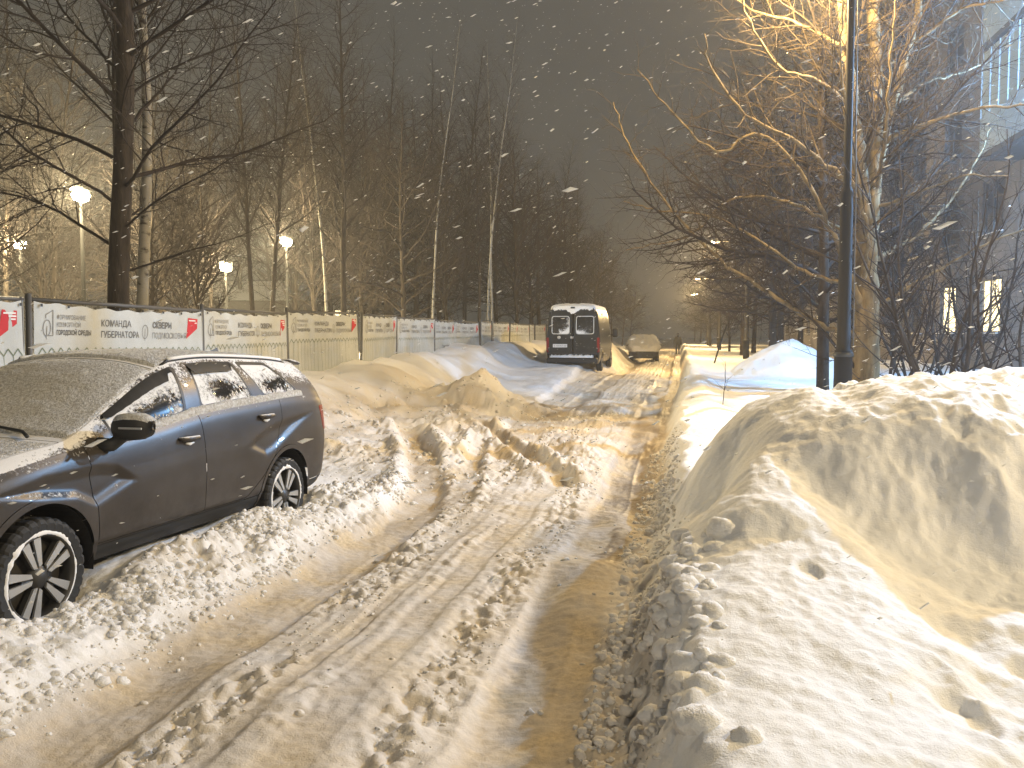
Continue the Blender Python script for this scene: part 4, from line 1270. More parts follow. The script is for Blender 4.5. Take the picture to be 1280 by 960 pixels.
lit = {(6, 0), (7, 0), (16, 3), (17, 2), (19, 3), (18, 1), (14, 0), (20, 2)}
def ring_panel(wd, hh, ox, oz, ow, oh, th):
    """a wall panel with a window opening, outer face towards -x, local y along the wall"""
    o = [(-wd / 2, 0), (wd / 2, 0), (wd / 2, hh), (-wd / 2, hh)]; i = [(ox - ow / 2, oz), (ox + ow / 2, oz), (ox + ow / 2, oz + oh), (ox - ow / 2, oz + oh)]
    v = [(0, *p) for p in o] + [(0, *p) for p in i] + [(th, *p) for p in i] + [(th, *p) for p in o]
    f = [(a, (a + 1) % 4 + 0, 4 + (a + 1) % 4, 4 + a) for a in range(4)]
    f = [q[::-1] for q in f]
    f += [(4 + a, 4 + (a + 1) % 4, 8 + (a + 1) % 4, 8 + a)[::-1] for a in range(4)] + [(a, 12 + a, 12 + (a + 1) % 4, (a + 1) % 4)[::-1] for a in range(4)]
    return meshdata('wall_panel', v, f, False)
pan_me = ring_panel(COLW - .035, FLH - .03, 0, 1.15, 1.8, 1.70, .22)
def win_me():
    a = MB(); ow, oh = 1.8, 1.70
    for s_ in (-1, 1): a.box((.10, s_ * (ow / 2 - .04), 1.15 + oh / 2), (.07, .08, oh))
    a.box((.10, .18, 1.15 + oh / 2), (.06, .07, oh - .16))
    for z_ in (1.19, 1.15 + oh - .04): a.box((.10, 0, z_), (.07, ow - .16, .08))
    a.box((.10, -.36, 1.15 + oh * .66), (.055, .99, .06))
    fr = meshdata('window_frame', a.v, a.f, False)
    b = MB(); b.box((.13, 0, 1.15 + oh / 2), (.02, ow - .1, oh - .1)); pane = meshdata('pane', b.v, b.f, False)
    c = MB(); c.box((-.04, 0, 1.12), (.20, ow + .16, .05)); sill = meshdata('window_sill', c.v, c.f, False)
    d = MB(); d.box((-.05, 0, 1.165), (.13, ow + .08, .045), bev=.015); sn = meshdata('sill_snow', d.v, d.f, False)
    return fr, pane, sill, sn
wf, wp, wsl, wsn = win_me()
wpl = wp.copy()
for me_, k in ((pan_me, 'wall'), (wf, 'win_frame_dark'), (wp, 'win_dark'), (wpl, 'win_lit'), (wsl, 'win_frame_dark'), (wsn, 'crust')): me_.materials.append(MT[k])
for c in range(3, 22):
    for fl in range(5):
        yy = y_c0 + c * COLW; zz = .6 + fl * FLH
        pw = link('wall_panel', pan_me, None, B, (0, yy, zz))
        wo = link('window', wf, None, B, (0, yy, zz))
        link('pane', wpl if (c, fl) in lit else wp, None, wo)
        link('window_sill', wsl, None, wo); link('sill_snow', wsn, None, wo)
back = MB(); back.box((.32, y_c0 + 12 * COLW, 7.9), (.12, 19 * COLW + .1, 15.4))
back.box((6.3, y_c0 + 12 * COLW, 7.9), (11.6, 19 * COLW, 15.3)); back.build('core_wall', 'joint', B)
MB().box((-.06, y_c0 + 12 * COLW, .3), (.20, 19 * COLW + .1, .6)).build('plinth', 'joint', B)
MB().box((5.8, y_c0 + 12 * COLW, 15.9), (12.6, 19 * COLW + .8, .35), bev=.05).build('roof', 'joint', B)
# balconies stacked from the second floor up
for fl in (2, 3, 4):
    yy = y_c0 + 5 * COLW; zz = .6 + fl * FLH
    bp = MB().box((-.55, yy, zz + .02), (1.1, 3.9, .16)).build('balcony_slab', 'joint', B)
    for k in range(6): MB().box((-1.08, yy - 1.62 + k * .65, zz + .60), (.04, .63, 1.0)).build('balcony_panel', 'pale_panel', bp)
    for s_ in (-1, 1): MB().box((-.55, yy + s_ * 1.93, zz + .60), (1.02, .04, 1.0)).build('balcony_panel', 'pale_panel', bp)
    for k in range(7): MB().box((-1.08, yy - 1.95 + k * .65, zz + 1.98), (.05, .05, 1.76)).build('balcony_mullion', 'pale_panel', bp)
    for k in range(6): MB().box((-1.07, yy - 1.62 + k * .65, zz + 1.98), (.015, .58, 1.74)).build('balcony_pane', 'pale_panel', bp)
def wall_lamp(y, z, label, power):
    T = thing('wall_lamp', label, 'lamp', (BX - .02, y, z), 0)
    MB().box((-.02, 0, 0), (.04, .16, .22), bev=.01).build('mounting_plate', 'dark_metal', T)
    MB().tube([(0, 0, .02), (-.5, 0, .12), (-1.15, 0, .14)], .025, 8).build('arm', 'dark_metal', T, True)
    h_ = MB().box((-1.35, 0, .13), (.46, .24, .08), bev=.02).build('lamp_head', 'dark_metal', T)
    MT.setdefault('cool_lens', mat('cool_lamp_lens', (.8, .9, 1), .4, emit=(.7, .85, 1.0), estr=20))
    MB().box((-1.36, 0, .083), (.36, .18, .012)).build('lens', 'cool_lens', h_)
    lamp_light(h_, (-1.36, 0, -.02), power, COOL, .12)
wall_lamp(16.9, 7.6, 'cool white lamp on an arm over the yard, by the balconies', COOL_POWER)

# ================================================================== TREES (bare, winter)
class Wood:
    def __init__(s): s.br = []
    def add(s, pts, rad): s.br.append((np.asarray(pts, float), np.asarray(rad, float)))
    def mesh(s, name, sides=None):
        V = []; F = []; o = 0
        for P, rd in s.br:
            n = len(P); r0 = rd[0]
            k = 12 if r0 > .10 else 8 if r0 > .045 else 5 if r0 > .014 else 3
            t = np.gradient(P, axis=0); t /= np.maximum(1e-9, np.linalg.norm(t, axis=1))[:, None]
            a = np.array([0, 0, 1.]) if abs(t[0, 2]) < .9 else np.array([1., 0, 0])
            u = np.cross(t, a); u /= np.maximum(1e-9, np.linalg.norm(u, axis=1))[:, None]; w_ = np.cross(t, u)
            q = np.arange(k) * 2 * PI / k
            ring = P[:, None] + (u[:, None] * np.cos(q)[None, :, None] + w_[:, None] * np.sin(q)[None, :, None]) * rd[:, None, None]
            V.append(ring.reshape(-1, 3))
            i, j = np.meshgrid(np.arange(n - 1), np.arange(k), indexing='ij')
            b0 = (o + i * k + j).ravel(); b1 = (o + i * k + (j + 1) % k).ravel()
            F.append(np.stack([b0, b1, b1 + k, b0 + k], 1)); o += n * k
        return meshdata(name, np.concatenate(V), np.concatenate(F))

def path(rg, p, d, length, r0, r1, segs, wander, up, droop=0.0):
    P = [np.array(p, float)]; d = np.array(d, float); d /= np.linalg.norm(d)
    st = length / segs
    for i in range(segs):
        t = i / segs
        d = d + rg.normal(size=3) * wander + np.array([0, 0, up * (t if droop else 1) - droop * (1 - t)])
        d /= np.linalg.norm(d)
        P.append(P[-1] + d * st)
    return np.array(P), np.linspace(r0, r1, segs + 1)

def sprout(rg, wood, P, rd, n, t0, lf, ang, lvl, opt):
    """side branches along a polyline; recursion to twigs"""
    if n <= 0: return
    seg = np.linalg.norm(np.diff(P, axis=0), axis=1); cum = np.concatenate([[0], np.cumsum(seg)]); L = cum[-1]
    az = rg.uniform(0, 2 * PI)
    for k in range(n):
        t = t0 + (1 - t0) * (k + rg.uniform(0, .9)) / n
        i = min(len(seg) - 1, max(0, np.searchsorted(cum, t * L) - 1)); f = (t * L - cum[i]) / max(1e-9, seg[i])
        p = P[i] + (P[i + 1] - P[i]) * f; r = rd[i] + (rd[i + 1] - rd[i]) * f
        ax = (P[i + 1] - P[i]) / max(1e-9, seg[i])
        az += 2.4 + rg.normal() * .4
        a = np.array([0, 0, 1.]) if abs(ax[2]) < .9 else np.array([1., 0, 0])
        u = np.cross(ax, a); u /= np.linalg.norm(u); w_ = np.cross(ax, u)
        an = ang * rg.uniform(.75, 1.25)
        d = ax * math.cos(an) + (u * math.cos(az) + w_ * math.sin(az)) * math.sin(an)
        ln = lf(t) * rg.uniform(.65, 1.2)
        if ln < .05: continue
        rb = min(r * .62, opt['rk'] * ln ** opt.get('rp', 1.05) + opt['rmin'])
        segs = max(3, min(12, int(ln / opt['seg'][lvl])))
        Q, rq = path(rg, p, d, ln, rb, max(opt['rmin'] * .55, rb * .25), segs, opt['wander'][lvl], opt['up'][lvl], opt.get('droop', [0, 0, 0, 0])[lvl])
        wood.add(Q, rq)
        if lvl < opt['levels']:
            sprout(rg, wood, Q, rq, int(round(ln * opt['per'][lvl])), opt.get('cut', .15), (lambda tt, ln=ln: opt['ratio'][lvl] * ln * (1 - .55 * tt) + opt['lmin']), opt['ang'][lvl], lvl + 1, opt)

def tree_meshes(seed, H, r, kind):
    rg = np.random.default_rng(seed)
    tr = Wood(); cr = Wood()
    lean = rg.normal(size=2) * .02
    P, rd = path(rg, (0, 0, -.3), (lean[0], lean[1], 1), H, r, .012, 24, .018 if kind != 'wavy' else .05, .03)
    rd = r * (1 - np.linspace(0, 1, len(P)) ** 1.15 * .94); rd[0] *= 1.3
    tr.add(P, rd)
    opt = dict(levels=2, rk=.0105, rmin=.0032, seg=[.35, .22, .14], wander=[.10, .16, .20], up=[.05, .05, .02], per=[5.6, 7.5, 0], ratio=[.38, .42, .3], lmin=.18, ang=[.75, .8, .8])
    if kind == 'leader':
        sprout(rg, cr, P, rd, 58, .16, lambda t: .5 + 3.3 * (1 - t) ** .8 * min(1, (t - .1) * 4), .80, 0, opt)
    elif kind == 'narrow':
        opt['up'] = [.09, .06, .03]
        sprout(rg, cr, P, rd, 44, .30, lambda t: .35 + 2.2 * (1 - t) ** .7, .62, 0, opt)
    elif kind == 'birch':
        opt['up'] = [.08, -.02, -.05]; opt['rk'] = .009
        sprout(rg, cr, P, rd, 40, .38, lambda t: .35 + 2.0 * (1 - t) ** .7, .65, 0, opt)
    elif kind == 'spread':
        opt['per'] = [4.6, 7, 0]; opt['droop'] = [.06, .03, 0]; opt['up'] = [.12, .06, .02]
        sprout(rg, cr, P, rd, 50, .14, lambda t: .8 + 4.4 * (1 - t) ** .65 * min(1, t * 4), 1.0, 0, opt)
    elif kind == 'limby':
        opt['per'] = [5.2, 7, 0]; opt['droop'] = [.05, .03, 0]; opt['up'] = [.10, .06, .02]; opt['rk'] = .0056
        sprout(rg, cr, P, rd, 64, .13, lambda t: .9 + 4.6 * (1 - t) ** .6 * min(1, t * 4), .95, 0, opt)
    elif kind == 'wavy':
        opt['per'] = [4.6, 7, 0]
        sprout(rg, cr, P, rd, 56, .10, lambda t: .6 + 3.6 * (1 - t) ** .8 * min(1, t * 4), .85, 0, opt)
    return tr.mesh('trunk'), cr.mesh('crown')

def shrub_meshes(seed, H, stems):
    rg = np.random.default_rng(seed); tr = Wood(); cr = Wood()
    opt = dict(levels=2, rk=.0095, rmin=.003, seg=[.3, .2, .12], wander=[.12, .17, .2], up=[.06, .05, .02], per=[3.0, 4.0, 0], ratio=[.40, .42, .3], lmin=.12, ang=[.7, .8, .8])
    for k in range(stems):
        a = 2 * PI * k / stems + rg.normal() * .4; tilt = rg.uniform(.12, .62)
        hh = H * rg.uniform(.6, 1.05)
        P, rd = path(rg, (.10 * math.cos(a), .10 * math.sin(a), -.2), (math.cos(a) * math.sin(tilt), math.sin(a) * math.sin(tilt), math.cos(tilt)), hh, .035 + .02 * rg.random(), .008, 16, .07, .05)
        tr.add(P, rd)
        sprout(rg, cr, P, rd, int(hh * 3.4), .12, lambda t: .3 + 1.5 * (1 - t) ** .7, .75, 0, opt)
    return tr.mesh('stem'), cr.mesh('crown')

PROTO = {}
for nm, args in dict(leader0=(31, 17, .165, 'limby'), birch0=(33, 14, .10, 'birch'), leader1=(1, 14.5, .11, 'leader'), leader2=(2, 12.5, .095, 'leader'), narrow1=(3, 13.5, .085, 'narrow'), narrow2=(4, 11.5, .08, 'narrow'),
                     birch1=(5, 13.0, .052, 'birch'), spread1=(6, 12.0, .15, 'spread'), spread2=(7, 10.5, .13, 'spread'), wavy1=(8, 10.5, .085, 'wavy')).items():
    PROTO[nm] = tree_meshes(*args)
for nm, args in dict(shrub1=(11, 5.6, 5), shrub2=(12, 4.6, 4)).items(): PROTO[nm] = shrub_meshes(*args)
for nm, (a, b) in PROTO.items():
    a.materials.append(MT['birch' if 'birch' in nm else 'bark']); b.materials.append(MT['twig'])

def tree(proto, px, py_base, depth, label, sc=1.0, group=None, cat='tree', rz=None, name=None, wide=1.0, lean=0.0):
    c = at(px, py_base, depth); z = gz(c.x, c.y, False)
    a, b = PROTO[proto]
    nm = name or ('birch_tree' if 'birch' in proto else 'shrub' if 'shrub' in proto else 'bare_tree')
    T = thing(nm, label, cat, (c.x, c.y, z - .05), rz if rz is not None else random.uniform(0, 6.28), group)
    T.scale = (sc * wide, sc * wide, sc)
    T.rotation_euler[0] = lean
    link('trunk' if 'shrub' not in proto else 'stem', a, None, T); link('crown', b, None, T)
    return T
# --- park behind the fence (photo column, distance behind the fence, kind)
tree('leader0', 146, 380, 12.5, 'thick dark trunk with long limbs, left of the slender birch', 1.0, rz=1.0)
tree('narrow1', 136, 380, 14.2, 'thin straight trunk half hidden by the thick dark one', 1.15)
tree('birch0', 171, 380, 13.4, 'white-barked birch close against the thick dark trunk', 1.0, rz=.7)
PG = 'bare trees in the park behind the fence'
for px, dep, kind, sc in ((252, 22, 'wavy1', .66), (228, 24, 'wavy1', .75), (48, 24, 'wavy1', .85), (-40, 17, 'leader0', .7), (72, 25, 'wavy1', .8), (190, 21, 'wavy1', .75), (60, 24, 'leader2', .9), (5, 27, 'leader1', .9), (262, 33, 'narrow1', 1.0), (372, 42, 'wavy1', 1.3), (415, 44, 'spread1', 1.05), (440, 40, 'narrow2', 1.2), (490, 45, 'spread1', 1.1), (535, 48, 'narrow1', 1.25), (75, 32, 'spread2', .9), (205, 30, 'spread2', .9), (232, 38, 'spread2', 1.0), (316, 25, 'narrow2', 1.0), (336, 27, 'leader2', .95),
                          (368, 36, 'leader1', .92), (300, 44, 'leader1', 1.0), (430, 27, 'leader1', .93), (395, 33, 'wavy1', 1.2), (458, 34, 'wavy1', 1.15), (480, 38, 'narrow1', 1.1), (505, 32, 'spread2', .95),
                          (520, 43, 'spread2', 1.3), (560, 37, 'wavy1', 1.15), (580, 46, 'leader2', 1.3), (600, 40, 'narrow1', .98), (645, 44, 'wavy1', 1.2), (665, 50, 'spread2', 1.1), (690, 56, 'leader2', 1.1), (705, 52, 'wavy1', 1.05),
                          (725, 62, 'leader1', .9), (740, 68, 'spread2', .98), (752, 75, 'leader2', .9), (765, 84, 'leader1', .75), (778, 95, 'leader2', .8), (788, 108, 'spread2', .8), (620, 55, 'spread1', 1.15), (550, 56, 'spread1', 1.2), (470, 52, 'spread1', 1.1), (400, 50, 'spread1', 1.1), (340, 56, 'spread2', 1.2), (160, 45, 'leader1', 1.0), (100, 50, 'spread1', 1.0), (675, 70, 'spread1', 1.3), (715, 85, 'spread1', 1.25), (745, 100, 'spread1', 1.1)):
    look = dict(leader='tall straight bare tree with a spire-like top', narrow='narrow upright bare tree with close steep twigs', spread='broad bare tree with wide arching limbs', wavy='low crooked bare tree with a bushy crown')[kind.rstrip('012')]
    tree(kind, px, 390, dep, look + ' in the dark park behind the fence', sc, PG)
tree('birch1', 409, 390, 29, 'thin pale birch among dark trees, far left of the twin birches', 1.0, rz=.3)
tree('birch1', 540, 390, 31, 'lone slim birch left of the twin birches', .95, rz=2.0)
tree('birch1', 609, 390, 33, 'upright one of the twin birches beyond the fence', 1.03, rz=3.0)
tree('birch1', 616, 390, 33.4, 'leaning one of the twin birches beyond the fence', 1.0, rz=4.0, lean=R(2.5))

# --- right of the road
RG = 'bare trees along the right of the road'
tree('spread2', 1028, 487, 17.2, 'slim dark trunk standing left of the tall lamp post', 1.0, rz=.5)
tree('spread1', 966, 445, 29, 'paired trunk with pale bark beyond the blue-lit snow pile', 1.0, rz=2.5)
tree('spread2', 975, 440, 31, 'darker trunk of the pair beyond the blue-lit snow pile', 1.1, rz=4.2)
for px, dep, kind, sc in ((928, 42, 'spread2', 1.0), (942, 50, 'spread1', .95), (912, 56, 'wavy1', 1.0), (898, 70, 'spread1', .85), (888, 82, 'spread2', .9), (882, 96, 'wavy1', .9), (876, 112, 'spread1', .8), (868, 128, 'spread2', .8), (1000, 44, 'spread1', 1.0), (1060, 36, 'spread2', 1.1), (1120, 30, 'wavy1', 1.0)):
    look = dict(spread='wide-limbed bare tree', wavy='crooked bushy bare tree')[kind.rstrip('012')]
    tree(kind, px, 430, dep, look + (' close to the apartment block wall' if px > 990 else ' in the row along the right of the road'), sc, RG)
SG = 'bare shrubs in front of the lit windows'
for px, py, dep, kind, sc in ((1110, 480, 15.5, 'shrub2', 1.0), (1178, 478, 13.6, 'shrub1', 1.0), (1200, 478, 16, 'shrub1', .9), (1275, 465, 13.5, 'shrub2', 1.0), (1145, 478, 18, 'shrub2', .9)):
    tree(kind, px, py, dep, 'bare many-stemmed shrub between the snow heap and the apartment block', sc, SG, 'shrub', name='bare_shrub')

# the big linden behind the lamp post, its limbs drawn one by one
def linden(base_px=(1082, 492), D=15.6):
    rg = np.random.default_rng(77)
    c0 = at(*base_px, D); z = gz(c0.x, c0.y, False); c0.z = z
    T = thing('linden_tree', 'big forked linden lit yellow by the tall lamp post beside it', 'tree', c0)
    rt = Vector((math.cos(YAW), math.sin(YAW), 0)); fw = Vector((-math.sin(YAW), math.cos(YAW), 0)); k = D / FPX
    def W(pts, dep):
        out_ = []
        for i, (px, py) in enumerate(pts):
            t = i / (len(pts) - 1); dd = dep[0] + (dep[1] - dep[0]) * t
            out_.append(rt * ((px - base_px[0]) * k) + fw * dd + Vector((0, 0, (base_px[1] - py) * k)))
        P = np.array([tuple(p) for p in out_])
        # resample smoothly and roughen
        n = max(6, int(np.linalg.norm(np.diff(P, axis=0), axis=1).sum() / .16))
        tt = np.linspace(0, len(P) - 1, n); i = np.minimum(tt.astype(int), len(P) - 2); u = (tt - i)[:, None]
        E = np.vstack([2 * P[0] - P[1], P, 2 * P[-1] - P[-2]])
        p0, p1, p2, p3 = (E[i + q] for q in range(4))
        Q = .5 * (2 * p1 + (p2 - p0) * u + (2 * p0 - 5 * p1 + 4 * p2 - p3) * u**2 + (3 * p1 - p0 - 3 * p2 + p3) * u**3)
        Q[1:-1] += rg.normal(size=(n - 2, 3)) * .016
        return Q
    tr = Wood(); cr = Wood()
    limbs = []
    def limb(pts, dep, r0, r1, wood, dens, lmax, flare=False):
        Q = W(pts, dep); rd = r0 + (r1 - r0) * np.linspace(0, 1, len(Q)) ** .8
        if flare: rd[0] *= 1.35; rd[1] *= 1.12
        wood.add(Q, rd); limbs.append((Q, rd, dens, lmax))
    limb([(1082, 500), (1081, 400), (1077, 305)], (0, -.05), .27, .19, tr, 0, 0, True)
    limb([(1078, 330), (1066, 240), (1050, 140), (1036, 40), (1022, -90), (1010, -260)], (-.05, -.5), .19, .06, tr, 4.6, 2.2)
    limb([(1077, 315), (1085, 215), (1087, 110), (1084, 0), (1092, -150), (1100, -290)], (-.05, .3), .195, .06, tr, 4.6, 2.2)
    limb([(1086, 225), (1104, 160), (1128, 80), (1152, -5), (1170, -120), (1180, -220)], (0, .7), .125, .03, tr, 4.4, 2.0)
    for pts, dep, r0 in (([(1062, 250), (1010, 218), (962, 190), (905, 168), (862, 122), (850, 90)], (-.4, -1.6), .055),
                         ([(1070, 380), (1048, 335), (1020, 285), (985, 225), (930, 182), (880, 205), (820, 158), (782, 115)], (-.1, -1.0), .062),
                         ([(1070, 420), (1020, 405), (962, 365), (905, 325), (850, 268), (790, 180), (770, 120)], (-.1, .8), .055),
                         ([(1072, 360), (1010, 340), (960, 300), (900, 265), (835, 255), (790, 240)], (0, 1.4), .045),
                         ([(1050, 150), (1000, 120), (950, 110), (905, 60), (890, 0)], (-.3, -1.4), .045),
                         ([(1040, 80), (990, 40), (930, 10), (880, -50)], (-.4, .8), .045),
                         ([(1090, 185), (1132, 168), (1190, 152), (1250, 150), (1300, 148)], (.0, -1.0), .055),
                         ([(1086, 262), (1120, 252), (1162, 236), (1200, 240)], (-.1, -1.3), .040),
                         ([(1084, 330), (1140, 300), (1195, 250), (1240, 190), (1262, 150)], (.0, .9), .050),
                         ([(1083, 390), (1140, 350), (1200, 310), (1262, 290)], (0, -1.2), .045),
                         ([(1110, 140), (1160, 100), (1215, 82), (1270, 60)], (.4, 1.2), .045),
                         ([(1135, 60), (1190, 20), (1240, 15), (1290, -20)], (.5, -.6), .040),
                         ([(1070, 350), (1060, 300), (1030, 235), (1000, 140), (985, 60)], (-.2, -2.2), .050),
                         ([(1084, 240), (1075, 180), (1062, 90), (1055, 0)], (-.2, -2.0), .045),
                         ([(1070, 300), (1000, 250), (930, 240), (880, 285), (800, 300)], (.2, 2.2), .045)):
        limb(pts, dep, r0, .010, tr, 5.4, 1.5)
    opt = dict(levels=2, rk=.011, rmin=.0036, rp=1.0, seg=[.22, .16, .12], wander=[.14, .18, .2], up=[.05, .03, .02], per=[4.0, 4.4, 0], ratio=[.42, .42, .3], lmin=.12, ang=[.85, .85, .8])
    for Q, rd, dens, lmax in limbs:
        if dens:
            L = np.linalg.norm(np.diff(Q, axis=0), axis=1).sum()
            sprout(rg, cr, Q, rd, int(L * dens), .12, (lambda t, lm=lmax: lm * (1 - .6 * t)), .95, 0, opt)
    a = tr.mesh('trunk'); b = cr.mesh('crown')
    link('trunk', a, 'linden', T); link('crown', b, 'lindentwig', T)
linden()
# twig standing in the snow field, leaning stake
def sapling():
    c = at(903, 512, 14.5); rg = np.random.default_rng(5); wd = Wood()
    P, rd = path(rg, (0, 0, -.1), (.1, 0, 1), .85, .008, .003, 8, .05, .02); wd.add(P, rd)
    st = wd.mesh('stem'); w2 = Wood()
    sprout(rg, w2, P, rd, 7, .3, lambda t: .30 * (1 - .4 * t), .7, 2, dict(levels=2, rk=.01, rmin=.003, seg=[.1, .1, .1], wander=[.1, .1, .1], up=[.05, .05, .05], per=[0, 0, 0], ratio=[0, 0, 0], lmin=.1, ang=[1, 1, 1]))
    T = thing('sapling', 'single bare twig sapling sticking out of the snow field', 'sapling', (c.x, c.y, gz(c.x, c.y)))
    link('stem', st, 'twig', T); link('twigs', w2.mesh('twigs'), 'twig', T)
sapling()
c = at(891, 462, 33); zz = gz(c.x, c.y)
tag(MB().tube([(0, 0, -.2), (.25, .02, .7), (.50, .05, 1.5)], [.035, .032, .028], 8).build('leaning_stake', 'dark_metal', None, True, (c.x, c.y, zz)), 'thin dark stake leaning out of the snow at the road edge', 'stake')

# ================================================================== VAN
def build_van():
    V0 = at(716, 456, 31.5)
    T = thing('delivery_van', 'dark high-roofed van with two rear doors, snow on its roof and bumper', 'van', (V0.x, V0.y, 0))
    T.rotation_euler = (0, R(-.5), PI / 2 - R(1.0)); T.location.z = gz(V0.x, V0.y + 1.5, False) - .24
    # section half-profile (y, z) from sill to roof centre, scaled along the length
    prof = np.array([(.93, .32), (.985, .45), (1.02, .80), (1.025, 1.15), (.995, 1.55), (.945, 2.00), (.895, 2.28), (.84, 2.40), (.72, 2.47), (.45, 2.51), (0, 2.52)])
    n = 60
    tt = np.linspace(0, len(prof) - 1, n); i = np.minimum(tt.astype(int), len(prof) - 2); u = (tt - i)[:, None]
    E_ = np.vstack([2 * prof[0] - prof[1], prof, prof[-1] * [-1, 1] + [-.45 * 0, 0]]); E_[-1] = (-.45, 2.51)
    p0, p1, p2, p3 = (E_[i + q] for q in range(4))
    S = .5 * (2 * p1 + (p2 - p0) * u + (2 * p0 - 5 * p1 + 4 * p2 - p3) * u**2 + (3 * p1 - p0 - 3 * p2 + p3) * u**3)
    S[-1, 0] = 0
    top = pchip([(0, 2.46), (.12, 2.50), (.5, 2.52), (3.4, 2.52), (3.9, 2.42), (4.55, 1.75), (4.75, 1.50), (5.2, 1.28), (5.38, 1.0), (5.42, .8)])
    wid = pchip([(0, .955), (.05, .985), (.25, 1.0), (3.8, 1.0), (4.7, .97), (5.2, .90), (5.42, .78)])
    xs = np.unique(np.concatenate([np.linspace(0, .3, 14), np.linspace(.3, 4.2, 120), np.linspace(4.2, 5.42, 60)]))
    G = []
    for x in xs:
        k = (float(top(x)) - .32) / (2.52 - .32)
        q = S.copy(); q[:, 1] = np.where(q[:, 1] > .9, .9 + (q[:, 1] - .9) * max(.02, (float(top(x)) - .9) / 1.62), q[:, 1])
        q[:, 1] = np.minimum(q[:, 1], top(x)); q[:, 0] *= wid(x)
        G.append(np.column_stack([np.full(n, x), q]))
    G = np.array(G); nu = len(xs); P = G.reshape(-1, 3)
    a = (np.arange(nu - 1)[:, None] * n + np.arange(n - 1)[None]).ravel()
    Tt = np.concatenate([np.stack([a, a + n + 1, a + n], 1), np.stack([a, a + 1, a + n + 1], 1)])
    s = Surf(P, Tt, dict(x=P[:, 0].copy(), z=P[:, 2].copy()))
    for hx in (.95, 4.45): s = s.clip(np.where(s.v[:, 2] > 1.3, 1.0, np.hypot(s.a['x'] - hx, s.a['z'] - .36) - .42))
    roof = s.clip(s.a['z'] - 2.30)
    body = (s + s.mirror()).build('body', 'van_paint', T)
    # rear face: two doors
    R0 = G[0]
    for sd in (1, -1):
        d = MB()
        ring = [(-.012, sd * p[1], p[2]) for p in R0 if p[2] > .62 and p[2] < 2.36 and p[1] > .1]
        ring = [(-.02, sd * .012, .64)] + ring + [(-.02, sd * .012, 2.36)]
        cen = np.array(ring).mean(0)
        ring = [tuple(np.array(q) + (cen - np.array(q)) * .018) for q in ring]
        m_ = len(ring)
        d.add(ring + [(p[0] + .05, p[1], p[2]) for p in ring], [tuple(range(m_)) if sd < 0 else tuple(range(m_))[::-1]] + [((k + 1) % m_, k, k + m_, (k + 1) % m_ + m_) if sd < 0 else (k, (k + 1) % m_, (k + 1) % m_ + m_, k + m_) for k in range(m_)])
        do = d.build('rear_door', 'van_paint', T)
        # glazing with a pale seal
        def rr(y0, y1, z0, z1, r, k=6):
            pts = []
            for (cy_, cz_, a0) in ((y1 - r, z1 - r, 0), (y0 + r, z1 - r, PI / 2), (y0 + r, z0 + r, PI), (y1 - r, z0 + r, 1.5 * PI)):
                pts += [(cy_ + r * math.cos(a0 + PI / 2 * t / k), cz_ + r * math.sin(a0 + PI / 2 * t / k)) for t in range(k + 1)]
            return pts
        outr = rr(.12, .80, 1.42, 2.10, .09); inn = rr(.145, .775, 1.445, 2.075, .075)
        f = MB(); m2 = len(outr)
        f.add([(-.032, sd * p[0], p[1]) for p in outr] + [(-.032, sd * p[0], p[1]) for p in inn], [((k + 1) % m2, k, k + m2, (k + 1) % m2 + m2) if sd < 0 else (k, (k + 1) % m2, (k + 1) % m2 + m2, k + m2) for k in range(m2)])
        f.build('window_seal', 'win_frame', do)
        nu2, nv2 = 24, 24
        yy, z2 = np.meshgrid(np.linspace(.13, .79, nu2), np.linspace(1.43, 2.09, nv2))
        gs = polysdf(yy.ravel(), z2.ravel(), inn)
        b = (np.arange(nv2 - 1)[:, None] * nu2 + np.arange(nu2 - 1)[None]).ravel()
        tq = np.concatenate([np.stack([b, b + 1, b + nu2 + 1], 1), np.stack([b, b + nu2 + 1, b + nu2], 1)])
        Y, Z = yy.ravel(), z2.ravel()
        fro = .55 * sm(1.75, 1.45, Z) * sm(.9, .3, Y) + .75 * sm(1.60, 1.45, Z) * sm(.6, .2, Y) + .25 * sm(.72, .78, Y) + (.5 * sm(.35, .15, Y) if sd > 0 else 0)
        gsurf = Surf(np.stack([np.full(len(Y), -.026), sd * Y, Z], 1), tq if sd < 0 else tq[:, ::-1].copy(), dict(frost=fro, g=gs))
        gsurf.clip(gs).build('window', 'frost', do, ('frost',))
        for zz in (.85, 2.22): MB().box((-.03, sd * .91 * (1 if zz < 1 else .92), zz), (.05, .07, .12), bev=.01).build('hinge', 'van_paint', do)
        MB().box((-.015, sd * (.955), 1.02), (.06, .10, .55), bev=.02).build('taillight', 'red_glass', T)
        # wing mirrors far forward
        mm = MB().box((4.05, sd * 1.20, 1.45), (.16, .22, .36), bev=.04); mm.tube([(4.12, sd * .98, 1.35), (4.08, sd * 1.15, 1.38)], .03, 6); mm.build('mirror', 'plastic', T)
    MB().box((-.04, .03, 1.30), (.05, .12, .09), bev=.015).build('door_handle', 'alloy', T)
    em = MB().lathe([(0, -.004), (.055, -.004), (.062, .0), (.062, .012)], 20, 'y'); e_ = em.build('emblem', 'alloy', T, True); e_.rotation_euler = (0, 0, -PI / 2); e_.location = (-.034, .52, 1.30)
    pl = MB().box((-.04, .48, .99), (.012, .54, .125)).build('number_plate', 'white_paint', T)
    v, f = text_mesh('Е 154 НМ 150', .11); k = .46 / (v[:, 0].max() - v[:, 0].min())
    obj('plate_lettering', [(-.050, .71 - p[0] * k, .955 + p[1] * .85) for p in v], f, 'ink', pl, False)
    MB().box((-.05, 0, .70), (.10, 1.80, .045), bev=.012).build('door_trim', 'alloy_dark', T)
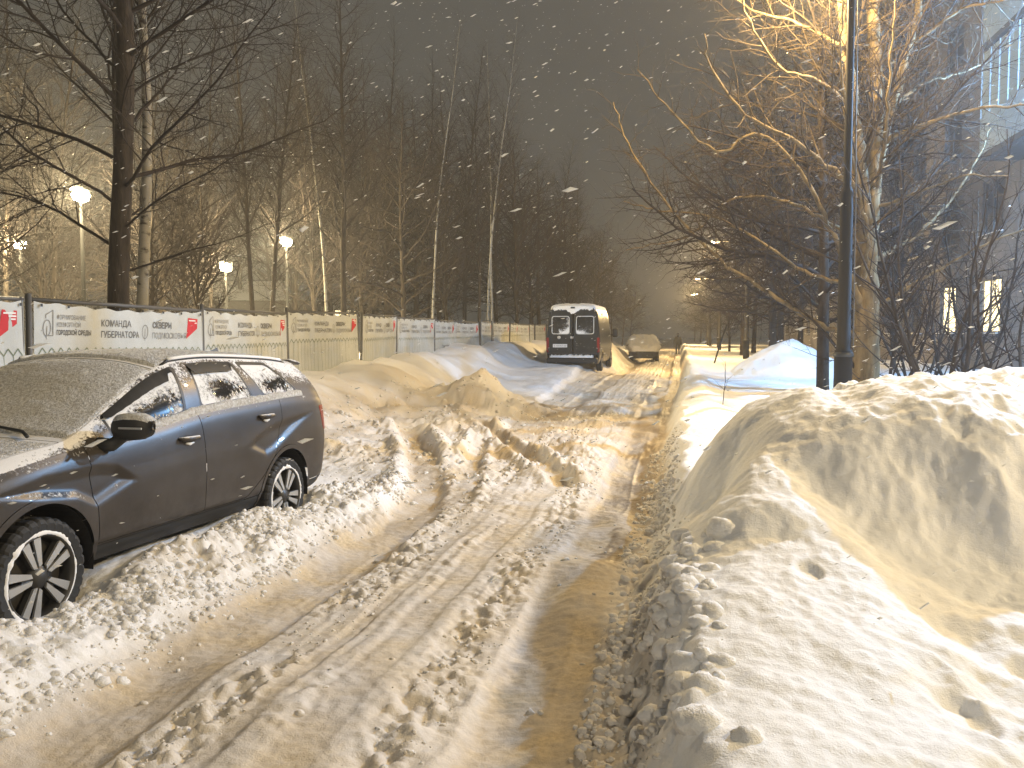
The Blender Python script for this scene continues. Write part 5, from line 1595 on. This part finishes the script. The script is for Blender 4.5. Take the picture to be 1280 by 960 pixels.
    MB().box((-.14, 0, .44), (.32, 1.92, .22), bev=.05).build('rear_bumper', 'plastic', T)
    sn = MB(); rg = np.random.default_rng(2); Vv = []; Ff = []
    for q, y in enumerate(np.linspace(-.80, .84, 40)):
        hgt = (.05 + .07 * abs(math.sin(q * .35)) * rg.random() + .03 * rg.random()) * (1 if 0 < q < 39 else .1)
        Vv += [(-.30, y, .555), (-.28, y, .555 + hgt * .7), (-.16, y, .555 + hgt), (-.04, y, .555 + hgt * 1.1)]
    for q in range(39):
        for k in range(3): Ff.append((q * 4 + k, q * 4 + k + 4, q * 4 + k + 5, q * 4 + k + 1)[::-1])
    obj('bumper_snow', Vv, Ff, 'crust', T)
    MB().box((-.03, 0, 2.41), (.10, .16, .06), bev=.015).build('brake_light', 'plastic', T)
    # snow sheet on the roof hanging over the rear edge
    nse = fbm(roof.v[:, 0] * 3, roof.v[:, 1] * 3, 501, 3)
    e = sm(0, .12, roof.a['z'] - 2.32)
    rs = roof.offset(-.005 + e * (.055 + .025 * nse)); rs = rs + rs.mirror(); rs.build('roof_snow', 'crust', T)
    ov = MB(); Vv = []; Ff = []
    for q, y in enumerate(np.linspace(-.75, .75, 50)):
        hang = (.06 + .16 * max(0, math.cos(y * 4.4)) ** 2 + .05 * rg.random()) if abs(y) < .7 else .03
        zt_ = 2.43 - .09 * (y / .8) ** 4
        Vv += [(.04, y, zt_ + .07), (-.035, y, zt_ + .01), (-.045, y, zt_ - hang * .6), (-.022, y, zt_ - hang)]
    for q in range(49):
        for k in range(3): Ff.append((q * 4 + k, q * 4 + k + 1, q * 4 + k + 5, q * 4 + k + 4)[::-1])
    obj('hanging_snow', Vv, Ff, 'crust', T)
    MB().box((2.6, 0, .42), (5.0, 1.7, .2)).build('underbody', 'plastic', T)
    ws_ = MB().box((4.28, 0, 1.98), (.03, 1.55, .80), rot=Matrix.Rotation(R(-44), 3, 'Y')); ws_.build('windscreen', 'win_dark', T)
    w0 = build_wheel('wheel', .345, .215, crust=False, detail=False); first = True
    for hx in (.95, 4.45):
        for sd in (1, -1):
            q = w0 if first else copy_tree(w0); first = False
            q.parent = T; q.location = (hx, sd * .90, .345); q.rotation_euler = (0, .3, 0 if sd > 0 else PI)
    return T
build_van()

# ================================================================== SNOWED-UP CAR FARTHER ON
def far_car():
    c = at(803, 436, 54)
    T = copy_tree(car)
    T.name = 'snowed_in_car'
    tag(T, 'car buried under thick white snow beside the road, past the van', 'car')
    T.location = (c.x, c.y, gz(c.x, c.y, False) + .05); T.rotation_euler = (0, 0, -PI / 2 + R(5))
    S0 = car_half(); top_ = S0.clip(S0.a['z'] - .70)
    nse = fbm(top_.v[:, 0] * 2.5, top_.v[:, 1] * 2.5, 601, 3)
    q = top_.offset(.01 + sm(.70, .95, top_.a['z']) * (.16 + .07 * nse)); q = q + q.mirror(); q.build('snow_blanket', 'crust', T)
far_car()

# ================================================================== WALKER
def person():
    c = at(847, 442.5, 70.5); z = gz(c.x, c.y)
    me = bpy.data.meshes.new('body')
    J = dict(pel=(0, 0, .95), ch=(0, .02, 1.28), nk=(0, .03, 1.48), hd=(0, .05, 1.60), ht=(0, .05, 1.72),
             sl=(-.19, .02, 1.42), el=(-.27, -.04, 1.14), hl=(-.26, .06, .90), fl=(-.25, .09, .82), sr=(.19, .02, 1.42), er=(.27, .02, 1.14), hr=(.27, .12, .90), fr=(.26, .15, .82),
             tl=(-.10, 0, .88), kl=(-.11, .10, .50), al=(-.11, .02, .09), ol=(-.12, .16, .04), tr=(.10, 0, .88), kr=(.11, .02, .50), ar=(.11, -.14, .10), or_=(.12, -.02, .04))
    rad = dict(pel=.165, ch=.19, nk=.085, hd=.105, ht=.09, sl=.10, el=.075, hl=.058, fl=.042, sr=.10, er=.075, hr=.058, fr=.042, tl=.115, kl=.08, al=.06, ol=.045, tr=.115, kr=.08, ar=.06, or_=.045)
    names = list(J); E_ = [('pel', 'ch'), ('ch', 'nk'), ('nk', 'hd'), ('hd', 'ht'), ('ch', 'sl'), ('sl', 'el'), ('el', 'hl'), ('hl', 'fl'), ('ch', 'sr'), ('sr', 'er'), ('er', 'hr'), ('hr', 'fr'), ('pel', 'tl'), ('tl', 'kl'), ('kl', 'al'), ('al', 'ol'), ('pel', 'tr'), ('tr', 'kr'), ('kr', 'ar'), ('ar', 'or_')]
    me.from_pydata([J[n] for n in names], [(names.index(a), names.index(b)) for a, b in E_], [])
    o = bpy.data.objects.new('person', me); COL.objects.link(o)
    md = o.modifiers.new('skin', 'SKIN'); sb = o.modifiers.new('sub', 'SUBSURF'); sb.levels = 2; sb.render_levels = 2
    for i, n in enumerate(names):
        me.skin_vertices[0].data[i].radius = (rad[n], rad[n] * (.8 if n in ('pel', 'ch') else 1)); me.skin_vertices[0].data[i].use_root = (n == 'pel')
    dg = bpy.context.evaluated_depsgraph_get(); dg.update()
    m2 = bpy.data.meshes.new_from_object(o.evaluated_get(dg)); m2.name = 'body'
    bpy.data.objects.remove(o); bpy.data.meshes.remove(me)
    m2.polygons.foreach_set('use_smooth', np.full(len(m2.polygons), True))
    T = thing('person', 'person in dark winter coat and hat walking away down the road', 'person', (c.x, c.y, z + .0))
    MT['coat'] = mat('dark_coat', (.015, .016, .018), .85)
    link('body', m2, 'coat', T)
    ct = MB(); ct.lathe([(.10, 1.50), (.19, 1.44), (.215, 1.25), (.20, 1.05), (.225, .78), (.21, .77)], 18, 'z')
    ct.v = [(x * 1.08, y * .78 + .01, zz) for x, y, zz in ct.v]; ct.build('coat', 'coat', T, True)
    MB().lathe([(.112, 1.60), (.118, 1.66), (.10, 1.74), (.05, 1.785), (0, 1.79)], 16, 'z', (0, .05, 0)).build('hat', 'coat', T, True)
person()

# ================================================================== LOW BUILDINGS IN THE PARK
def hut(px, depth, wd, dp, hh, label, wallm, rot, lit_n=0):
    c = at(px, 400, depth); z = gz(c.x, c.y, False) - .1
    T = thing('park_pavilion', label, 'building', (c.x, c.y, z), rot)
    MB().box((0, 0, hh / 2), (wd, dp, hh)).build('wall', wallm, T)
    rf = MB(); o_ = .5
    rf.add([(-wd / 2 - o_, -dp / 2 - o_, hh), (wd / 2 + o_, -dp / 2 - o_, hh), (wd / 2 + o_, dp / 2 + o_, hh), (-wd / 2 - o_, dp / 2 + o_, hh), (-wd / 2 + .6, 0, hh + 1.1), (wd / 2 - .6, 0, hh + 1.1)], [(3, 2, 1, 0), (0, 1, 5, 4), (2, 3, 4, 5), (1, 2, 5), (3, 0, 4)])
    rf.build('roof', 'crust', T)
    for k in range(lit_n):
        x_ = -wd / 2 + (k + .5) * wd / lit_n
        wo = MB().box((x_, -dp / 2 - .02, hh * .55), (wd / lit_n * .55, .06, hh * .45)).build('window', 'win_frame', T)
        MB().box((x_, -dp / 2 - .055, hh * .55), (wd / lit_n * .47, .02, hh * .38)).build('pane', 'win_lit' if k % 2 == 0 else 'win_dark', wo)
MT['pale_wall'] = mat('pale_wall', (.55, .56, .58), .85)
hut(385, 62, 9, 6, 3.4, 'low white pavilion with snowy roof far behind the park trees', 'pale_wall', YAW + .1, 3)
hut(225, 70, 12, 7, 3.2, 'long low pale pavilion behind the birch and the multi-stemmed trees', 'pale_wall', YAW - .2, 4)
hut(330, 45, 6, 4, 2.6, 'small dark shed with snow roof just beyond the park fence', 'joint', YAW, 0)

# ================================================================== FALLING SNOW
def flakes(n=15000):
    rg = np.random.default_rng(21)
    # through the air in front of the camera, thinned near the lens
    y = 2.2 + 40 * rg.random(n) ** 1.25
    x = rg.uniform(-1, 1, n) * (3 + .62 * y) - .2 * y
    z = .5 + rg.random(n) * (2.0 + .55 * y)
    keep = (np.hypot(x, y) > 2.4)
    x, y, z = x[keep], y[keep], z[keep]; n = len(x)
    z = np.maximum(z, ground_parts(x, y, False)[0] + .15)
    base = np.array([(1, 0, 0), (-1, 0, 0), (0, 1, 0), (0, -1, 0), (0, 0, 1), (0, 0, -1)], float)
    fb = np.array([(0, 2, 4), (2, 1, 4), (1, 3, 4), (3, 0, 4), (2, 0, 5), (1, 2, 5), (3, 1, 5), (0, 3, 5)])
    s = (.0018 + .0040 * rg.random(n) ** 3 + .007 * rg.random(n) ** 14)
    wind = np.array([math.cos(R(20)) * math.cos(YAW), math.cos(R(20)) * math.sin(YAW), math.sin(R(20))])  # slanting axis along which the flakes are stretched into streaks
    V = []
    for i in range(n):
        q = base * rg.uniform(.6, 1.2, (6, 1)) * s[i]
        d = wind + rg.normal(size=3) * .12; d /= np.linalg.norm(d)
        el = rg.uniform(2.0, 6.0)                   # each flake stretched lengthwise to imitate a motion streak
        q = q + np.outer(q @ d, d) * (el - 1)
        V.append(q + [x[i], y[i], z[i]])
    F = (fb[None] + (np.arange(n) * 6)[:, None, None]).reshape(-1, 3)
    MT['flake'] = mat('snowflake', (.9, .9, .9), .8)
    o = obj('snowflakes', np.concatenate(V), F, 'flake', None, False); o['kind'] = 'stuff'
    tag(o, 'wind-driven snowflakes stretched into short streaks, falling through the lamplight', 'snowfall')
flakes()

# ================================================================== HAZE OF FINE SNOW
def haze():
    v = MB().box((0, 110, 12.5), (330, 330, 29.0))
    m = bpy.data.materials.new('snow_haze'); m.use_nodes = True; t = m.node_tree
    for n in list(t.nodes): t.nodes.remove(n)
    o_ = t.nodes.new('ShaderNodeOutputMaterial'); pv = t.nodes.new('ShaderNodeVolumePrincipled')
    pv.inputs['Color'].default_value = (.92, .92, .92, 1); pv.inputs['Density'].default_value = HAZE_DENSITY; pv.inputs['Anisotropy'].default_value = .35
    t.links.new(pv.outputs['Volume'], o_.inputs['Volume'])
    o = v.build('haze', m); o['kind'] = 'stuff'; tag(o, 'thin haze of blowing snow filling the street', 'haze')
haze()
